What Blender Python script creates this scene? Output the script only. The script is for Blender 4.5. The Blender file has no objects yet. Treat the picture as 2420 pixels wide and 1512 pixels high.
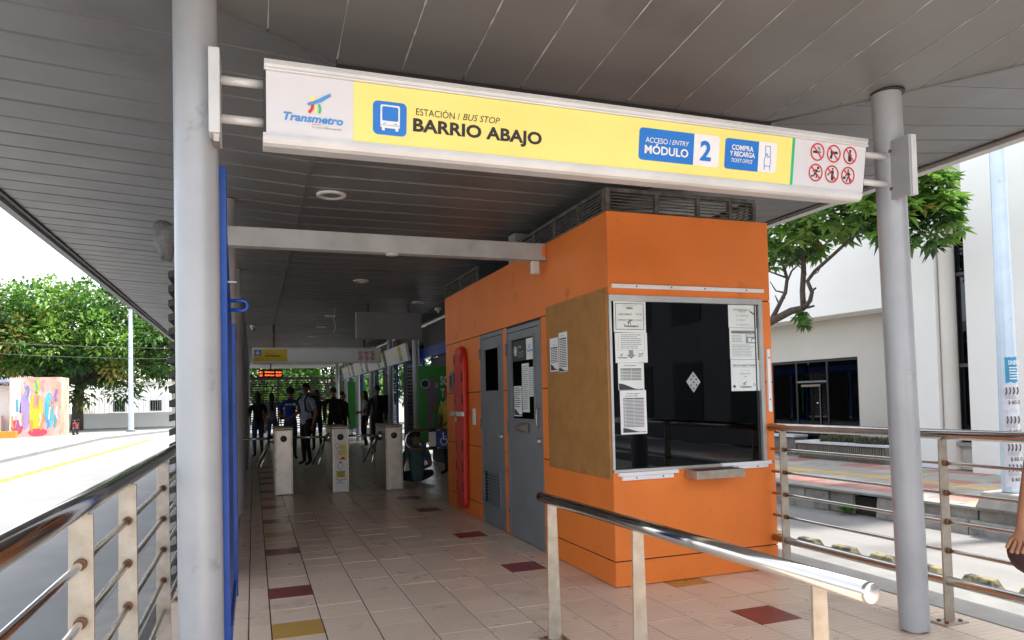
import bpy, bmesh, math, random
from mathutils import Vector, Matrix
random.seed(7)
S = bpy.context.scene
COL = S.collection
rad = math.radians

# ------------------------------------------------------------------ camera, world, sun, exposure
cam = bpy.data.cameras.new('camera')
cam.sensor_width = 36; cam.lens = 36*1684.1/2420; cam.shift_y = 130.84/2420
cam.clip_start = 0.05; cam.clip_end = 1500
co = bpy.data.objects.new('camera', cam); COL.objects.link(co)
def cam_matrix(yaw, pitch, roll, loc):
    c, s = math.cos(yaw), math.sin(yaw)
    fw = Vector((s, c, 0)); r = Vector((c, -s, 0)); u = Vector((0, 0, 1))
    f2 = fw*math.cos(pitch)+u*math.sin(pitch); u2 = u*math.cos(pitch)-fw*math.sin(pitch)
    r3 = r*math.cos(roll)+u2*math.sin(roll); u3 = u2*math.cos(roll)-r*math.sin(roll)
    m = Matrix((r3, u3, -f2)).transposed().to_4x4(); m.translation = loc
    return m
co.matrix_world = cam_matrix(rad(19.986), rad(1.866), rad(-1.30), Vector((0, 0, 1.3)))
S.camera = co

SUN_EL, SUN_AZ = 72, 95         # azimuth clockwise from +Y
W = bpy.data.worlds.new('World'); S.world = W; W.use_nodes = True
nt = W.node_tree; bg = nt.nodes['Background']
sky = nt.nodes.new('ShaderNodeTexSky'); sky.sky_type = 'NISHITA'; sky.sun_disc = False
sky.sun_elevation = rad(SUN_EL); sky.sun_rotation = rad(SUN_AZ)
sky.air_density = 1.0; sky.dust_density = 2.0; sky.ozone_density = 1.0
hz = nt.nodes.new('ShaderNodeHueSaturation'); hz.inputs['Saturation'].default_value = .35
nt.links.new(sky.outputs[0], hz.inputs['Color']); nt.links.new(hz.outputs[0], bg.inputs[0]); bg.inputs[1].default_value = 0.15
sl = bpy.data.lights.new('sun', 'SUN'); sl.energy = 2.2; sl.angle = rad(6); sl.color = (1, .95, .88)
so = bpy.data.objects.new('sun', sl); COL.objects.link(so)
sd = Vector((math.sin(rad(SUN_AZ))*math.cos(rad(SUN_EL)), math.cos(rad(SUN_AZ))*math.cos(rad(SUN_EL)), math.sin(rad(SUN_EL))))
so.rotation_euler = sd.to_track_quat('Z', 'Y').to_euler(); so.location = (0, 0, 30)
S.view_settings.view_transform = 'Standard'; S.view_settings.look = 'None'
S.view_settings.exposure = 2.05; S.view_settings.gamma = 1

# ------------------------------------------------------------------ materials
MATS = {}
def mat(name, c, rough=.6, metal=0., c2=None, scale=6., bump=0., bscale=40., rvar=0., rnd=0., dirt=None, spec=.5, detail=4, stretch=None, trans=0):
    """noise between c and c2, optional dirt patches (colour, scale, threshold), fine bump, per-object brightness change"""
    if name in MATS: return MATS[name]
    m = bpy.data.materials.new(name); m.use_nodes = True; n = m.node_tree.nodes; l = m.node_tree.links
    b = n['Principled BSDF']; b.inputs['Roughness'].default_value = rough; b.inputs['Metallic'].default_value = metal
    b.inputs['Specular IOR Level'].default_value = spec
    geo = n.new('ShaderNodeNewGeometry'); pos = geo.outputs['Position']
    if stretch:
        mp = n.new('ShaderNodeMapping'); mp.inputs['Scale'].default_value = stretch; l.new(pos, mp.inputs['Vector']); pos = mp.outputs[0]
    def noise(sc, det=detail):
        t = n.new('ShaderNodeTexNoise'); t.inputs['Scale'].default_value = sc; t.inputs['Detail'].default_value = det
        t.inputs['Roughness'].default_value = .6; l.new(pos, t.inputs['Vector']); return t
    def mix(fac, a, bb, typ='MIX'):
        x = n.new('ShaderNodeMix'); x.data_type = 'RGBA'; x.blend_type = typ
        if hasattr(fac, 'type'): l.new(fac, x.inputs['Factor'])
        else: x.inputs['Factor'].default_value = fac
        for v, i in ((a, 6), (bb, 7)):
            if isinstance(v, tuple): x.inputs[i].default_value = (*v[:3], 1)
            else: l.new(v, x.inputs[i])
        return x.outputs[2]
    if c2 is None: c2 = tuple(v*.82 for v in c)
    t = noise(scale); rp = n.new('ShaderNodeValToRGB'); rp.color_ramp.elements[0].position = .35; rp.color_ramp.elements[1].position = .68
    l.new(t.outputs['Fac'], rp.inputs[0]); out = mix(rp.outputs[0], c, c2)
    if dirt:
        dc, ds, th = dirt
        t2 = noise(ds, 8); r2 = n.new('ShaderNodeValToRGB'); r2.color_ramp.elements[0].position = th; r2.color_ramp.elements[1].position = min(th+.14, 1)
        l.new(t2.outputs['Fac'], r2.inputs[0]); out = mix(r2.outputs[0], out, dc)
    if rnd:
        oi = n.new('ShaderNodeObjectInfo'); mr = n.new('ShaderNodeMapRange'); mr.inputs[3].default_value = 1-rnd; mr.inputs[4].default_value = 1+rnd
        l.new(oi.outputs['Random'], mr.inputs[0]); hs = n.new('ShaderNodeHueSaturation'); l.new(mr.outputs[0], hs.inputs['Value'])
        l.new(out, hs.inputs['Color']); out = hs.outputs[0]
    l.new(out, b.inputs['Base Color'])
    if rvar:
        mr = n.new('ShaderNodeMapRange'); mr.inputs[3].default_value = max(rough-rvar, .02); mr.inputs[4].default_value = rough+rvar
        l.new(noise(scale*2.3).outputs['Fac'], mr.inputs[0]); l.new(mr.outputs[0], b.inputs['Roughness'])
    if bump:
        bp = n.new('ShaderNodeBump'); bp.inputs['Strength'].default_value = bump; bp.inputs['Distance'].default_value = .01
        l.new(noise(bscale).outputs['Fac'], bp.inputs['Height']); l.new(bp.outputs[0], b.inputs['Normal'])
    if trans:
        tr = n.new('ShaderNodeBsdfTranslucent'); l.new(out, tr.inputs[0]); ms = n.new('ShaderNodeMixShader'); ms.inputs[0].default_value = trans
        l.new(b.outputs[0], ms.inputs[1]); l.new(tr.outputs[0], ms.inputs[2]); l.new(ms.outputs[0], n['Material Output'].inputs[0])
    MATS[name] = m; return m

def tile_mat(name, c, c2):
    """glazed tile with fine raised ribs running across, worn sheen"""
    m = mat(name, c, .30, 0, c2, 2.2, 0, 40, .1, .05, ((c[0]*.70, c[1]*.66, c[2]*.63), 1.6, .57))
    n = m.node_tree.nodes; l = m.node_tree.links; b = n['Principled BSDF']
    geo = n.new('ShaderNodeNewGeometry'); sx = n.new('ShaderNodeSeparateXYZ'); l.new(geo.outputs['Position'], sx.inputs[0])
    mu = n.new('ShaderNodeMath'); mu.operation = 'MULTIPLY'; mu.inputs[1].default_value = 2*math.pi/.0413; l.new(sx.outputs['Y'], mu.inputs[0])
    si = n.new('ShaderNodeMath'); si.operation = 'SINE'; l.new(mu.outputs[0], si.inputs[0])
    ab = n.new('ShaderNodeMath'); ab.operation = 'SMOOTH_MAX'; ab.inputs[1].default_value = -.6; ab.inputs[2].default_value = .2; l.new(si.outputs[0], ab.inputs[0])
    inv = n.new('ShaderNodeMapRange'); inv.inputs[1].default_value = .72; inv.inputs[2].default_value = 1; inv.inputs[3].default_value = 1; inv.inputs[4].default_value = 0
    l.new(si.outputs[0], inv.inputs[0])
    bp = n.new('ShaderNodeBump'); bp.inputs['Strength'].default_value = .3; bp.inputs['Distance'].default_value = .0025
    l.new(inv.outputs[0], bp.inputs['Height']); l.new(bp.outputs[0], b.inputs['Normal'])
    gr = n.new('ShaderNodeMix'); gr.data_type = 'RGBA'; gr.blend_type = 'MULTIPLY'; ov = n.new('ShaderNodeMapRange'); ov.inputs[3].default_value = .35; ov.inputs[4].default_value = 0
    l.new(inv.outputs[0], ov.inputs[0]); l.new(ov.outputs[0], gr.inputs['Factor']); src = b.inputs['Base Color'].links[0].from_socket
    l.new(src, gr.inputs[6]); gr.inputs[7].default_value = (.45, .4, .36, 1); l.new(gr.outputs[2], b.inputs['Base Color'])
    return m

def ems(name, c, s):
    m = bpy.data.materials.new(name); m.use_nodes = True; b = m.node_tree.nodes['Principled BSDF']
    b.inputs['Base Color'].default_value = (*c, 1); b.inputs['Emission Color'].default_value = (*c, 1); b.inputs['Emission Strength'].default_value = s
    MATS[name] = m; return m

def glass(name, tint, rough=.02):
    m = bpy.data.materials.new(name); m.use_nodes = True; n = m.node_tree.nodes; l = m.node_tree.links
    n.remove(n['Principled BSDF'])
    t = n.new('ShaderNodeBsdfTransparent'); t.inputs[0].default_value = (*tint, 1)
    g = n.new('ShaderNodeBsdfGlossy'); g.inputs['Roughness'].default_value = rough; g.inputs[0].default_value = (.85, .9, 1, 1)
    fr = n.new('ShaderNodeFresnel'); fr.inputs[0].default_value = 1.5
    x = n.new('ShaderNodeMixShader'); l.new(fr.outputs[0], x.inputs[0]); l.new(t.outputs[0], x.inputs[1]); l.new(g.outputs[0], x.inputs[2])
    l.new(x.outputs[0], n['Material Output'].inputs[0]); MATS[name] = m; return m

M_CEIL = mat('ceiling_metal', (.148, .149, .148), .40, .0, (.126, .127, .126), 1.3, .05, 90, .1, .05, ((.10, .095, .09), .9, .58))
M_SEAM = mat('seam_filler', (.42, .42, .42), .7)
M_COLP = mat('column_paint', (.37, .38, .40), .36, .1, (.315, .325, .345), 3, .05, 120, .1, 0, ((.19, .19, .19), 5, .63))
M_STEEL = mat('polished_steel', (.60, .58, .56), .14, 1, (.5, .48, .46), 5, .02, 60, .06)
M_BRUSH = mat('brushed_steel', (.48, .43, .365), .42, .75, (.37, .315, .25), 14, .05, 150, .1, 0, ((.25, .15, .08), 22, .68))
M_ALU = mat('painted_aluminium', (.68, .68, .68), .4, .1, (.57, .57, .57), 3, .02, 60, 0, 0, ((.45, .44, .43), 12, .68))
M_ORANGE = mat('orange_panel', (.80, .205, .028), .52, 0, (.72, .175, .022), 1.6, .08, 160, .08, .02, ((.46, .105, .025), 3.6, .63))
M_GAP = mat('dark_joint', (.04, .03, .03), .9)
M_MDF = mat('hardboard', (.37, .175, .045), .75, 0, (.30, .135, .032), 9, .05, 60, 0, 0, ((.22, .09, .025), 2.2, .62))
M_DOOR = mat('grey_door_paint', (.20, .215, .235), .45, .1, (.165, .18, .195), 2.2, .03, 90, .08, 0, ((.12, .12, .125), 5, .66))
M_WHITE = mat('white_plastic', (.80, .80, .82), .4, 0, (.74, .74, .76), 4)
M_PAPER = mat('paper', (.78, .82, .80), .8, 0, (.72, .76, .75), 8)
M_INK = mat('ink', (.06, .06, .065), .8)
M_GREYINK = mat('grey_ink', (.32, .33, .34), .8)
M_BLACK = mat('black', (.012, .012, .013), .5)
M_PRYEL = mat('print_yellow', (.86, .75, .22), .5, 0, (.80, .69, .19), 2)
M_PRBLUE = mat('print_blue', (.01, .19, .66), .5)
M_PRRED = mat('print_red', (.65, .02, .03), .5)
M_PRGREEN = mat('print_green', (.02, .52, .24), .5)
M_PRDARK = mat('print_dark', (.02, .02, .022), .6)
M_TILE = tile_mat('floor_tile', (.72, .57, .445), (.67, .525, .405))
M_TRED = tile_mat('red_tile', (.24, .05, .05), (.19, .04, .045))
M_TYEL = tile_mat('yellow_tile', (.50, .30, .08), (.43, .25, .06))
M_GROUT = mat('grout', (.12, .105, .095), .9, 0, (.08, .07, .065), 8)
M_BLUEP = mat('blue_gate_paint', (.008, .07, .36), .3, .1, (.006, .05, .27), 6, .04, 60, .08, 0, ((.25, .25, .27), 16, .71))
M_DARKW = mat('dark_slat', (.025, .023, .022), .55, 0, (.04, .037, .035), 10)
M_IRON = mat('dusty_iron', (.05, .044, .04), .8, 0, (.13, .118, .105), 18, .2, 80)
M_CONC = mat('street_concrete', (.205, .203, .20), .85, 0, (.165, .163, .16), .7, .25, 60, 0, 0, ((.20, .20, .20), 1.1, .62), detail=8)
M_KERB = mat('kerb_concrete', (.34, .325, .295), .9, 0, (.23, .222, .205), 3, .4, 35, 0, .12, ((.08, .08, .08), 2.5, .60), detail=8)
M_STONE = mat('kerb_stone', (.32, .30, .265), .9, 0, (.20, .188, .168), 4, .5, 25, 0, .2, ((.07, .07, .07), 3, .62), detail=8)
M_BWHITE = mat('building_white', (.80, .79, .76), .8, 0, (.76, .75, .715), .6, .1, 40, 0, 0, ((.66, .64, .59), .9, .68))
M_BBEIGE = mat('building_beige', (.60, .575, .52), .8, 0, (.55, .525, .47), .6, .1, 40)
M_DGLASS = glass('dark_glass', (.04, .045, .055))
M_CGLASS = glass('clear_glass', (.55, .6, .6))
M_BARK = mat('bark', (.06, .042, .03), .9, 0, (.11, .08, .06), 12, .6, 40)
M_POLE = mat('pole_paint', (.55, .64, .72), .5, .1, (.47, .56, .66), 3, .05, 60, 0, 0, ((.25, .27, .3), 5, .63))
M_SKIN = mat('skin', (.30, .14, .075), .55, 0, (.26, .115, .06), 12)

# ------------------------------------------------------------------ mesh builder
class MB:
    def __init__(s, T=None): s.v = []; s.f = []; s.sm = []; s.T = T; s.mi = []; s.cur = 0
    def add(s, vs, fs, smooth=False):
        o = len(s.v); s.v += [tuple(p) for p in vs]
        for f in fs: s.f.append([i+o for i in f]); s.sm.append(smooth); s.mi.append(s.cur)
        return s
    def box(s, x0, x1, y0, y1, z0, z1):
        return s.add([(x0,y0,z0),(x1,y0,z0),(x1,y1,z0),(x0,y1,z0),(x0,y0,z1),(x1,y0,z1),(x1,y1,z1),(x0,y1,z1)],
                     [(3,2,1,0),(4,5,6,7),(0,1,5,4),(1,2,6,5),(2,3,7,6),(3,0,4,7)])
    def hexa(s, p): # 8 points: bottom ring then top ring
        return s.add(p, [(3,2,1,0),(4,5,6,7),(0,1,5,4),(1,2,6,5),(2,3,7,6),(3,0,4,7)])
    def poly(s, pts): return s.add(pts, [tuple(range(len(pts)))])
    def prism(s, pts, d):
        d = Vector(d); n = len(pts); a = [Vector(p) for p in pts]; b = [p+d for p in a]
        return s.add(a+b, [tuple(range(n-1, -1, -1)), tuple(range(n, 2*n))]+[(i, (i+1) % n, n+(i+1) % n, n+i) for i in range(n)])
    def tube(s, p0, p1, r0, r1=None, n=12, caps=True): return s.path([p0, p1], [r0, r0 if r1 is None else r1], n, caps)
    def path(s, pts, r, n=8, caps=True, closed=False):
        pts = [Vector(p) for p in pts]; k = len(pts)
        if not isinstance(r, (list, tuple)): r = [r]*k
        vs = []; up = None
        for i, p in enumerate(pts):
            if closed: d = pts[(i+1) % k]-pts[i-1]
            else: d = (pts[min(i+1, k-1)]-pts[max(i-1, 0)])
            d.normalize()
            if up is None: up = Vector((0, 0, 1)) if abs(d.z) < .9 else Vector((1, 0, 0))
            a = d.cross(up).normalized(); up = a.cross(d).normalized()
            for j in range(n):
                t = 2*math.pi*j/n; vs.append(p+(a*math.cos(t)+up*math.sin(t))*r[i])
        fs = [(i*n+j, i*n+(j+1) % n, ((i+1) % k)*n+(j+1) % n, ((i+1) % k)*n+j) for i in range(k if closed else k-1) for j in range(n)]
        s.add(vs, fs, True)
        if caps and not closed:
            s.add(vs[:n], [tuple(range(n-1, -1, -1))]); s.add(vs[-n:], [tuple(range(n))])
        return s
    def lathe(s, c, prof, n=20, axis='z', smooth=True):
        c = Vector(c); vs = []
        for (r, h) in prof:
            for j in range(n):
                t = 2*math.pi*j/n; a, b = r*math.cos(t), r*math.sin(t)
                vs.append(c+{'z': Vector((a, b, h)), 'y': Vector((a, h, b)), 'x': Vector((h, a, b))}[axis])
        k = len(prof)
        return s.add(vs, [(i*n+j, i*n+(j+1) % n, (i+1)*n+(j+1) % n, (i+1)*n+j) for i in range(k-1) for j in range(n)], smooth)
    def sphere(s, c, r, nu=12, nv=8):
        r = (r, r, r) if not isinstance(r, (tuple, list)) else r; c = Vector(c); vs = []
        for i in range(nv+1):
            a = math.pi*i/nv
            for j in range(nu):
                b = 2*math.pi*j/nu; vs.append(c+Vector((r[0]*math.sin(a)*math.cos(b), r[1]*math.sin(a)*math.sin(b), r[2]*math.cos(a))))
        return s.add(vs, [(i*nu+j, (i+1)*nu+j, (i+1)*nu+(j+1) % nu, i*nu+(j+1) % nu) for i in range(nv) for j in range(nu)], True)
    def mesh(s, name, mats):
        me = bpy.data.meshes.new(name)
        vs = [s.T @ Vector(p) for p in s.v] if s.T else s.v
        me.from_pydata(vs, [], s.f); me.polygons.foreach_set('use_smooth', s.sm)
        for m in (mats if isinstance(mats, list) else [mats]): me.materials.append(m)
        if isinstance(mats, list): me.polygons.foreach_set('material_index', s.mi)
        me.update(); return me
    def obj(s, name, mats, parent=None, bevel=0, fixn=True):
        me = s.mesh(name, mats)
        if fixn or bevel:
            bm = bmesh.new(); bm.from_mesh(me)
            bmesh.ops.remove_doubles(bm, verts=bm.verts, dist=1e-5)
            bm.faces.ensure_lookup_table()
            bmesh.ops.dissolve_degenerate(bm, dist=1e-6, edges=bm.edges)
            bmesh.ops.recalc_face_normals(bm, faces=bm.faces)
            if bevel:
                es = [e for e in bm.edges if len(e.link_faces) == 2 and e.calc_face_angle(0) > .6]
                bmesh.ops.bevel(bm, geom=es, offset=bevel, segments=2, affect='EDGES', profile=.5)
            bm.to_mesh(me); bm.free()
        return link(name, me, parent)
def link(name, me, parent=None):
    o = bpy.data.objects.new(name, me); COL.objects.link(o)
    if parent: setp(o, parent)
    return o
def setp(o, parent):
    o.parent = parent
    m = Matrix.Identity(4); p = parent
    while p is not None:
        m = p.matrix_basis.inverted() if p.parent is None else m; p = p.parent
    o.matrix_parent_inverse = m if parent.parent is None else Matrix.Identity(4)
def tag(o, label=None, cat=None, group=None, kind=None):
    for k, v in (('label', label), ('category', cat), ('group', group), ('kind', kind)):
        if v: o[k] = v
    return o
def thing(name, label, cat, loc=(0, 0, 0), group=None, rz=0):
    o = bpy.data.objects.new(name, None); o.empty_display_size = .1; COL.objects.link(o); o.location = loc; o.rotation_euler.z = rz
    o.matrix_basis = Matrix.Translation(loc) @ Matrix.Rotation(rz, 4, 'Z')
    return tag(o, label, cat, group)
def dup(root, loc, rz=0, label=None):
    r = root.copy(); COL.objects.link(r); r.matrix_basis = Matrix.Translation(loc) @ Matrix.Rotation(rz, 4, 'Z')
    if label: r['label'] = label
    for ch in list(root.children):
        c = ch.copy(); COL.objects.link(c); c.parent = r
        for g in ch.children:
            d = g.copy(); COL.objects.link(d); d.parent = c
    return r

class Panel:
    """a flat print surface: origin, horizontal and vertical unit vectors"""
    def __init__(s, o, ux, vy): s.o = Vector(o); s.u = Vector(ux).normalized(); s.v = Vector(vy).normalized(); s.n = s.u.cross(s.v)
    def p(s, u, v, h=0): return s.o+s.u*u+s.v*v+s.n*h
    def flat(s, name, polys, m, parent, h=.0015):
        b = MB()
        for pts in polys: b.poly([s.p(u, v, h) for u, v in pts])
        return b.obj(name, m, parent, fixn=False)
def rrect(u0, v0, u1, v1, r, corners=(1, 1, 1, 1), n=5):
    pts = []
    for i, (cx, cy, a) in enumerate(((u1-r, v1-r, 0), (u0+r, v1-r, 90), (u0+r, v0+r, 180), (u1-r, v0+r, 270))):
        if corners[i]: pts += [(cx+r*math.cos(rad(a+90*k/n)), cy+r*math.sin(rad(a+90*k/n))) for k in range(n+1)]
        else: pts.append(((u1, v1), (u0, v1), (u0, v0), (u1, v0))[i])
    return pts
def rect(u0, v0, u1, v1): return [(u0, v0), (u1, v0), (u1, v1), (u0, v1)]
def disc(u, v, r, n=28): return [(u+r*math.cos(2*math.pi*i/n), v+r*math.sin(2*math.pi*i/n)) for i in range(n)]
def ring(u, v, r0, r1, n=28):
    q = []
    for i in range(n):
        a, b = 2*math.pi*i/n, 2*math.pi*(i+1)/n
        q.append([(u+r*math.cos(t), v+r*math.sin(t)) for r, t in ((r0, a), (r1, a), (r1, b), (r0, b))])
    return q
def stroke(pts, w):
    q = []
    for (a, b), (c, d) in zip(pts, pts[1:]):
        L = math.hypot(c-a, d-b) or 1; x, y = -(d-b)/L*w/2, (c-a)/L*w/2
        q.append([(a+x, b+y), (a-x, b-y), (c-x, d-y), (c+x, d+y)])
    return q
TXT = {}
def text_mesh(sx, bold, shear, spacing):
    key = (sx, bold, shear, spacing)
    if key in TXT: return TXT[key]
    cu = bpy.data.curves.new('lettering', 'FONT'); cu.body = sx; cu.offset = bold; cu.shear = shear; cu.space_character = spacing
    cu.resolution_u = 3
    o = bpy.data.objects.new('lettering', cu); COL.objects.link(o)
    dg = bpy.context.evaluated_depsgraph_get(); me = bpy.data.meshes.new_from_object(o.evaluated_get(dg))
    bpy.data.objects.remove(o); bpy.data.curves.remove(cu)
    vs = [(v.co.x, v.co.y) for v in me.vertices]; fs = [tuple(p.vertices) for p in me.polygons]
    bpy.data.meshes.remove(me)
    TXT[key] = (vs, fs); return TXT[key]
def text(P, sx, u0, v0, u1, v1, m, parent, bold=0, shear=0, spacing=1, h=.003, name='lettering', rot=0):
    vs, fs = text_mesh(sx, bold, shear, spacing)
    if not vs: return
    xs = [a for a, b in vs]; ys = [b for a, b in vs]; x0, x1, y0, y1 = min(xs), max(xs), min(ys), max(ys)
    me = bpy.data.meshes.new(name); out = []
    cu_, cv = (u0+u1)/2, (v0+v1)/2; cr, sr = math.cos(rot), math.sin(rot)
    for a, b in vs:
        u = u0+(a-x0)/(x1-x0)*(u1-u0); v = v0+(b-y0)/(y1-y0)*(v1-v0)
        if rot: u, v = cu_+(u-cu_)*cr-(v-cv)*sr, cv+(u-cu_)*sr+(v-cv)*cr
        out.append(P.p(u, v, h))
    me.from_pydata(out, [], fs); me.materials.append(m); me.update()
    return link(name, me, parent)

TR = Matrix.Translation((9.5, 9, 0)) @ Matrix.Rotation(rad(4.5), 4, 'Z')     # the street on the right runs a little askew
LX, RX, CY = -.19, 3.34, 2.93
ZR, ZS = -.80, -.40

# ------------------------------------------------------------------ ground, road, platform
b = MB(); b.poly([(-600, -600, ZR-.03), (600, -600, ZR-.03), (600, 900, ZR-.03), (-600, 900, ZR-.03)])
tag(b.obj('ground', mat('dry_ground', (.22, .21, .18), .9, 0, (.16, .16, .12), .2)), kind='structure')
b = MB(); b.poly([(-9.4, -60, ZR), (-.95, -60, ZR), (-.95, 140, ZR), (-9.4, 140, ZR)])
tag(b.obj('bus_lane_and_road', M_CONC), kind='structure')
b = MB(TR); b.poly([(-7.4, -50, ZR), (.35, -50, ZR), (.35, 90, ZR), (-7.4, 90, ZR)])
tag(b.obj('road', mat('right_concrete', (.185, .179, .172), .85, 0, (.145, .141, .136), .8, .3, 55, 0, 0, ((.095, .095, .095), 1.3, .6), detail=8, stretch=(3, .5, 1))), kind='structure')

fl = MB(); fl.box(-.95, 4.15, -9.2, 34, ZR+.01, -.016)
floor = tag(fl.obj('platform_floor', mat('platform_concrete', (.36, .34, .31), .85, 0, (.28, .27, .25), 3, .2, 50)), kind='structure')
b = MB(); b.box(-.62, 3.86, -9.1, 33.8, -.0158, -.006); o = b.obj('grout_bed', M_GROUT, floor)
T = .2885; X0 = .086-T*1.42
cols = [-.53, -.35, -.158, -.038, .086]+[.086+.2875*i for i in range(1, 14)]
Y0t = 4.2-T*6
special = {}
for c, y, m in ((4, 4.20, 'y'), (4, 5.06, 'r'), (4, 6.50, 'r'), (4, 7.37, 'y'), (4, 8.24, 'r'), (4, 9.39, 'r'), (4, 10.25, 'y'), (4, 11.1, 'r'), (4, 12.2, 'r'), (4, 13.1, 'r'), (4, 14.2, 'r'), (4, 15.4, 'r'),
                (10, 4.93, 'r'), (10, 6.38, 'r'), (10, 8.11, 'r'), (10, 9.25, 'r'), (13, 3.28, 'r'), (13, 4.1, 'y'), (11, 2.4, 'y'), (10, 11.4, 'r')):
    special[(c, round((y-Y0t)/T))] = m
g = .0035; cnt = 0
meshes = {}
far = MB(); farc = {'r': MB(), 'y': MB()}
for r in range(-40, 102):
    for c in range(len(cols)-1):
        x0, x1 = cols[c], cols[c+1]; y0 = Y0t+r*T; y1 = y0+T
        if y0 > 33: continue
        if x0 > 2.2 and x1 < 3.75 and y0 > 4.3 and y1 < 8.75: continue
        k = special.get((c, r))
        w, d = x1-x0, T; dz = random.uniform(-.0012, .0008)
        vis = (2.6 < y0 < 8.6 and (x0 > -.2) and not (y0 < 3.7 and x0 < 1.2)) and cnt < 296
        if vis:
            key = (round(w, 4), k)
            if key not in meshes:
                q = MB(); e = .002
                h_ = .001; q.hexa([(g, h_, -.006), (w-g, h_, -.006), (w-g, d-h_, -.006), (g, d-h_, -.006), (g+e, h_+.0006, 0), (w-g-e, h_+.0006, 0), (w-g-e, d-h_-.0006, 0), (g+e, d-h_-.0006, 0)])
                meshes[key] = q.mesh('tile', {None: M_TILE, 'r': M_TRED, 'y': M_TYEL}[k])
            o = link('tile', meshes[key], floor); o.location = (x0, y0, dz); cnt += 1
        else:
            q = far if k is None else farc[k]
            q.box(x0+g, x1-g, y0+.001, y1-.001, -.006, dz)
q = MB()
for x0, x1, y0, y1 in ((2.98, 3.16, 3.855, 3.872), (3.19, 3.33, 3.857, 3.874), (2.78, 2.93, 3.848, 3.862)): q.box(x0, x1, y0, y1, .0009, .0016)
o = q.obj('worn_floor_marking', mat('worn_marking', (.55, .38, .05), .7, 0, (.55, .45, .3), 30), floor, fixn=False); tag(o, kind='stuff')
for q, m in ((far, M_TILE), (farc['r'], M_TRED), (farc['y'], M_TYEL)):
    o = q.obj('distant_tiles', m, floor, fixn=False); tag(o, kind='stuff')

# ------------------------------------------------------------------ canopy: soffit strips, fascia, slab added against light leaks
ZC = 2.88; FX0, FX1, FY = .38, 2.87, 3.36
SL, SRt, SF = .062, .105, .115
EL, ER, YF, YB = -1.90, 5.22, 1.32, 33.5
can = thing('canopy', 'long grey metal station roof with ribbed soffit panels over the platform', 'canopy', (1.6, 15, 0))
def zwl(x): return ZC+SL*(FX0-x)
def zwr(x): return ZC+SRt*(x-FX1)
def zfr(y): return ZC+SF*(FY-y)
b = MB(); b.hexa([(EL+.05, YF, 3.30), (ER-.05, YF, 3.30), (ER-.05, YB, 3.30), (EL+.05, YB, 3.30), (EL+.05, YF, 3.52), (ER-.05, YF, 3.52), (ER-.05, YB, 3.52), (EL+.05, YB, 3.52)])
b.obj('roof_light_stop', mat('roof_light_stop_grey', (.4, .4, .4), .6), can)  # slab out of view, added to stop light leaking between the strips
P_ = .283; th = .018; gp = .005
def clip_poly(pts, f):      # Sutherland-Hodgman against f(p)>=0
    out = []
    for i, p in enumerate(pts):
        q = pts[(i+1) % len(pts)]; a, c = f(p), f(q)
        if a >= 0: out.append(p)
        if (a >= 0) != (c >= 0):
            t = a/(a-c); out.append((p[0]+(q[0]-p[0])*t, p[1]+(q[1]-p[1])*t))
    return out
def hipL(x): return FY-(FX0-x)*SL/SF
def hipR(x): return FY-(x-FX1)*SRt/SF
def strip(name, pts, zf, keep=True):
    q = MB(); n = len(pts)
    lo = [(x, y, zf(x, y)) for x, y in pts]; hi = [(x, y, zf(x, y)+th) for x, y in pts]
    q.add(lo+hi, [tuple(range(n)), tuple(range(2*n-1, n-1, -1))]+[(i, n+i, n+(i+1) % n, (i+1) % n) for i in range(n)])
    return q.obj(name, M_CEIL, can)
def wob(): return random.uniform(-.0012, .0012)
farstr = MB(); shared = {}
y = FY-8*P_; i = 0
while y < YB:
    y0, y1 = y+gp/2, y+P_-gp/2; tw = wob()
    if y1 <= YB:
        # left wing
        if y0 > FY:
            if y < 22:
                for nm, (xa, xb, zf) in {'l': (EL, FX0-.006, lambda x, yy: zwl(x)), 'c': (FX0+.006, FX1-.006, lambda x, yy: ZC+.001), 'r': (FX1+.006, ER, lambda x, yy: zwr(x))}.items():
                    if nm not in shared:
                        q = MB(); zz = [zf(xa, 0), zf(xb, 0)]; d = P_-gp
                        # panel with a slightly rolled edge so that its joint reads as a lap
                        q.hexa([(xa, .012, zz[0]), (xb, .012, zz[1]), (xb, d-.012, zz[1]), (xa, d-.012, zz[0]), (xa, 0, zz[0]+th), (xb, 0, zz[1]+th), (xb, d, zz[1]+th), (xa, d, zz[0]+th)])
                        shared[nm] = q.mesh('soffit_panel', M_CEIL)
                        bm = bmesh.new(); bm.from_mesh(shared[nm]); bmesh.ops.recalc_face_normals(bm, faces=bm.faces); bm.to_mesh(shared[nm]); bm.free()
                    o = link('soffit_panel', shared[nm], can); o.location = (-1.6*0, y0, tw+random.uniform(-.001, .001)); o.matrix_parent_inverse = can.matrix_basis.inverted()
            else:
                for xa, xb, za, zb in ((EL, FX0-.006, zwl(EL), ZC), (FX0+.006, FX1-.006, ZC, ZC), (FX1+.006, ER, ZC, zwr(ER))):
                    farstr.hexa([(xa, y0, za), (xb, y0, zb), (xb, y1, zb), (xa, y1, za), (xa, y0, za+th), (xb, y0, zb+th), (xb, y1, zb+th), (xa, y1, za+th)])
        else:
            pl = clip_poly([(EL, y0), (FX0, y0), (FX0, y1), (EL, y1)], lambda p: p[1]-hipL(p[0])-.006)
            if len(pl) > 2: strip('soffit_panel', pl, lambda x, yy: zwl(x))
            pr = clip_poly([(FX1, y0), (ER, y0), (ER, y1), (FX1, y1)], lambda p: p[1]-hipR(p[0])-.006)
            if len(pr) > 2: strip('soffit_panel', pr, lambda x, yy: zwr(x))
    y += P_; i += 1
o = farstr.obj('distant_soffit_panels', M_CEIL, can); tag(o, kind='stuff')
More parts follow.
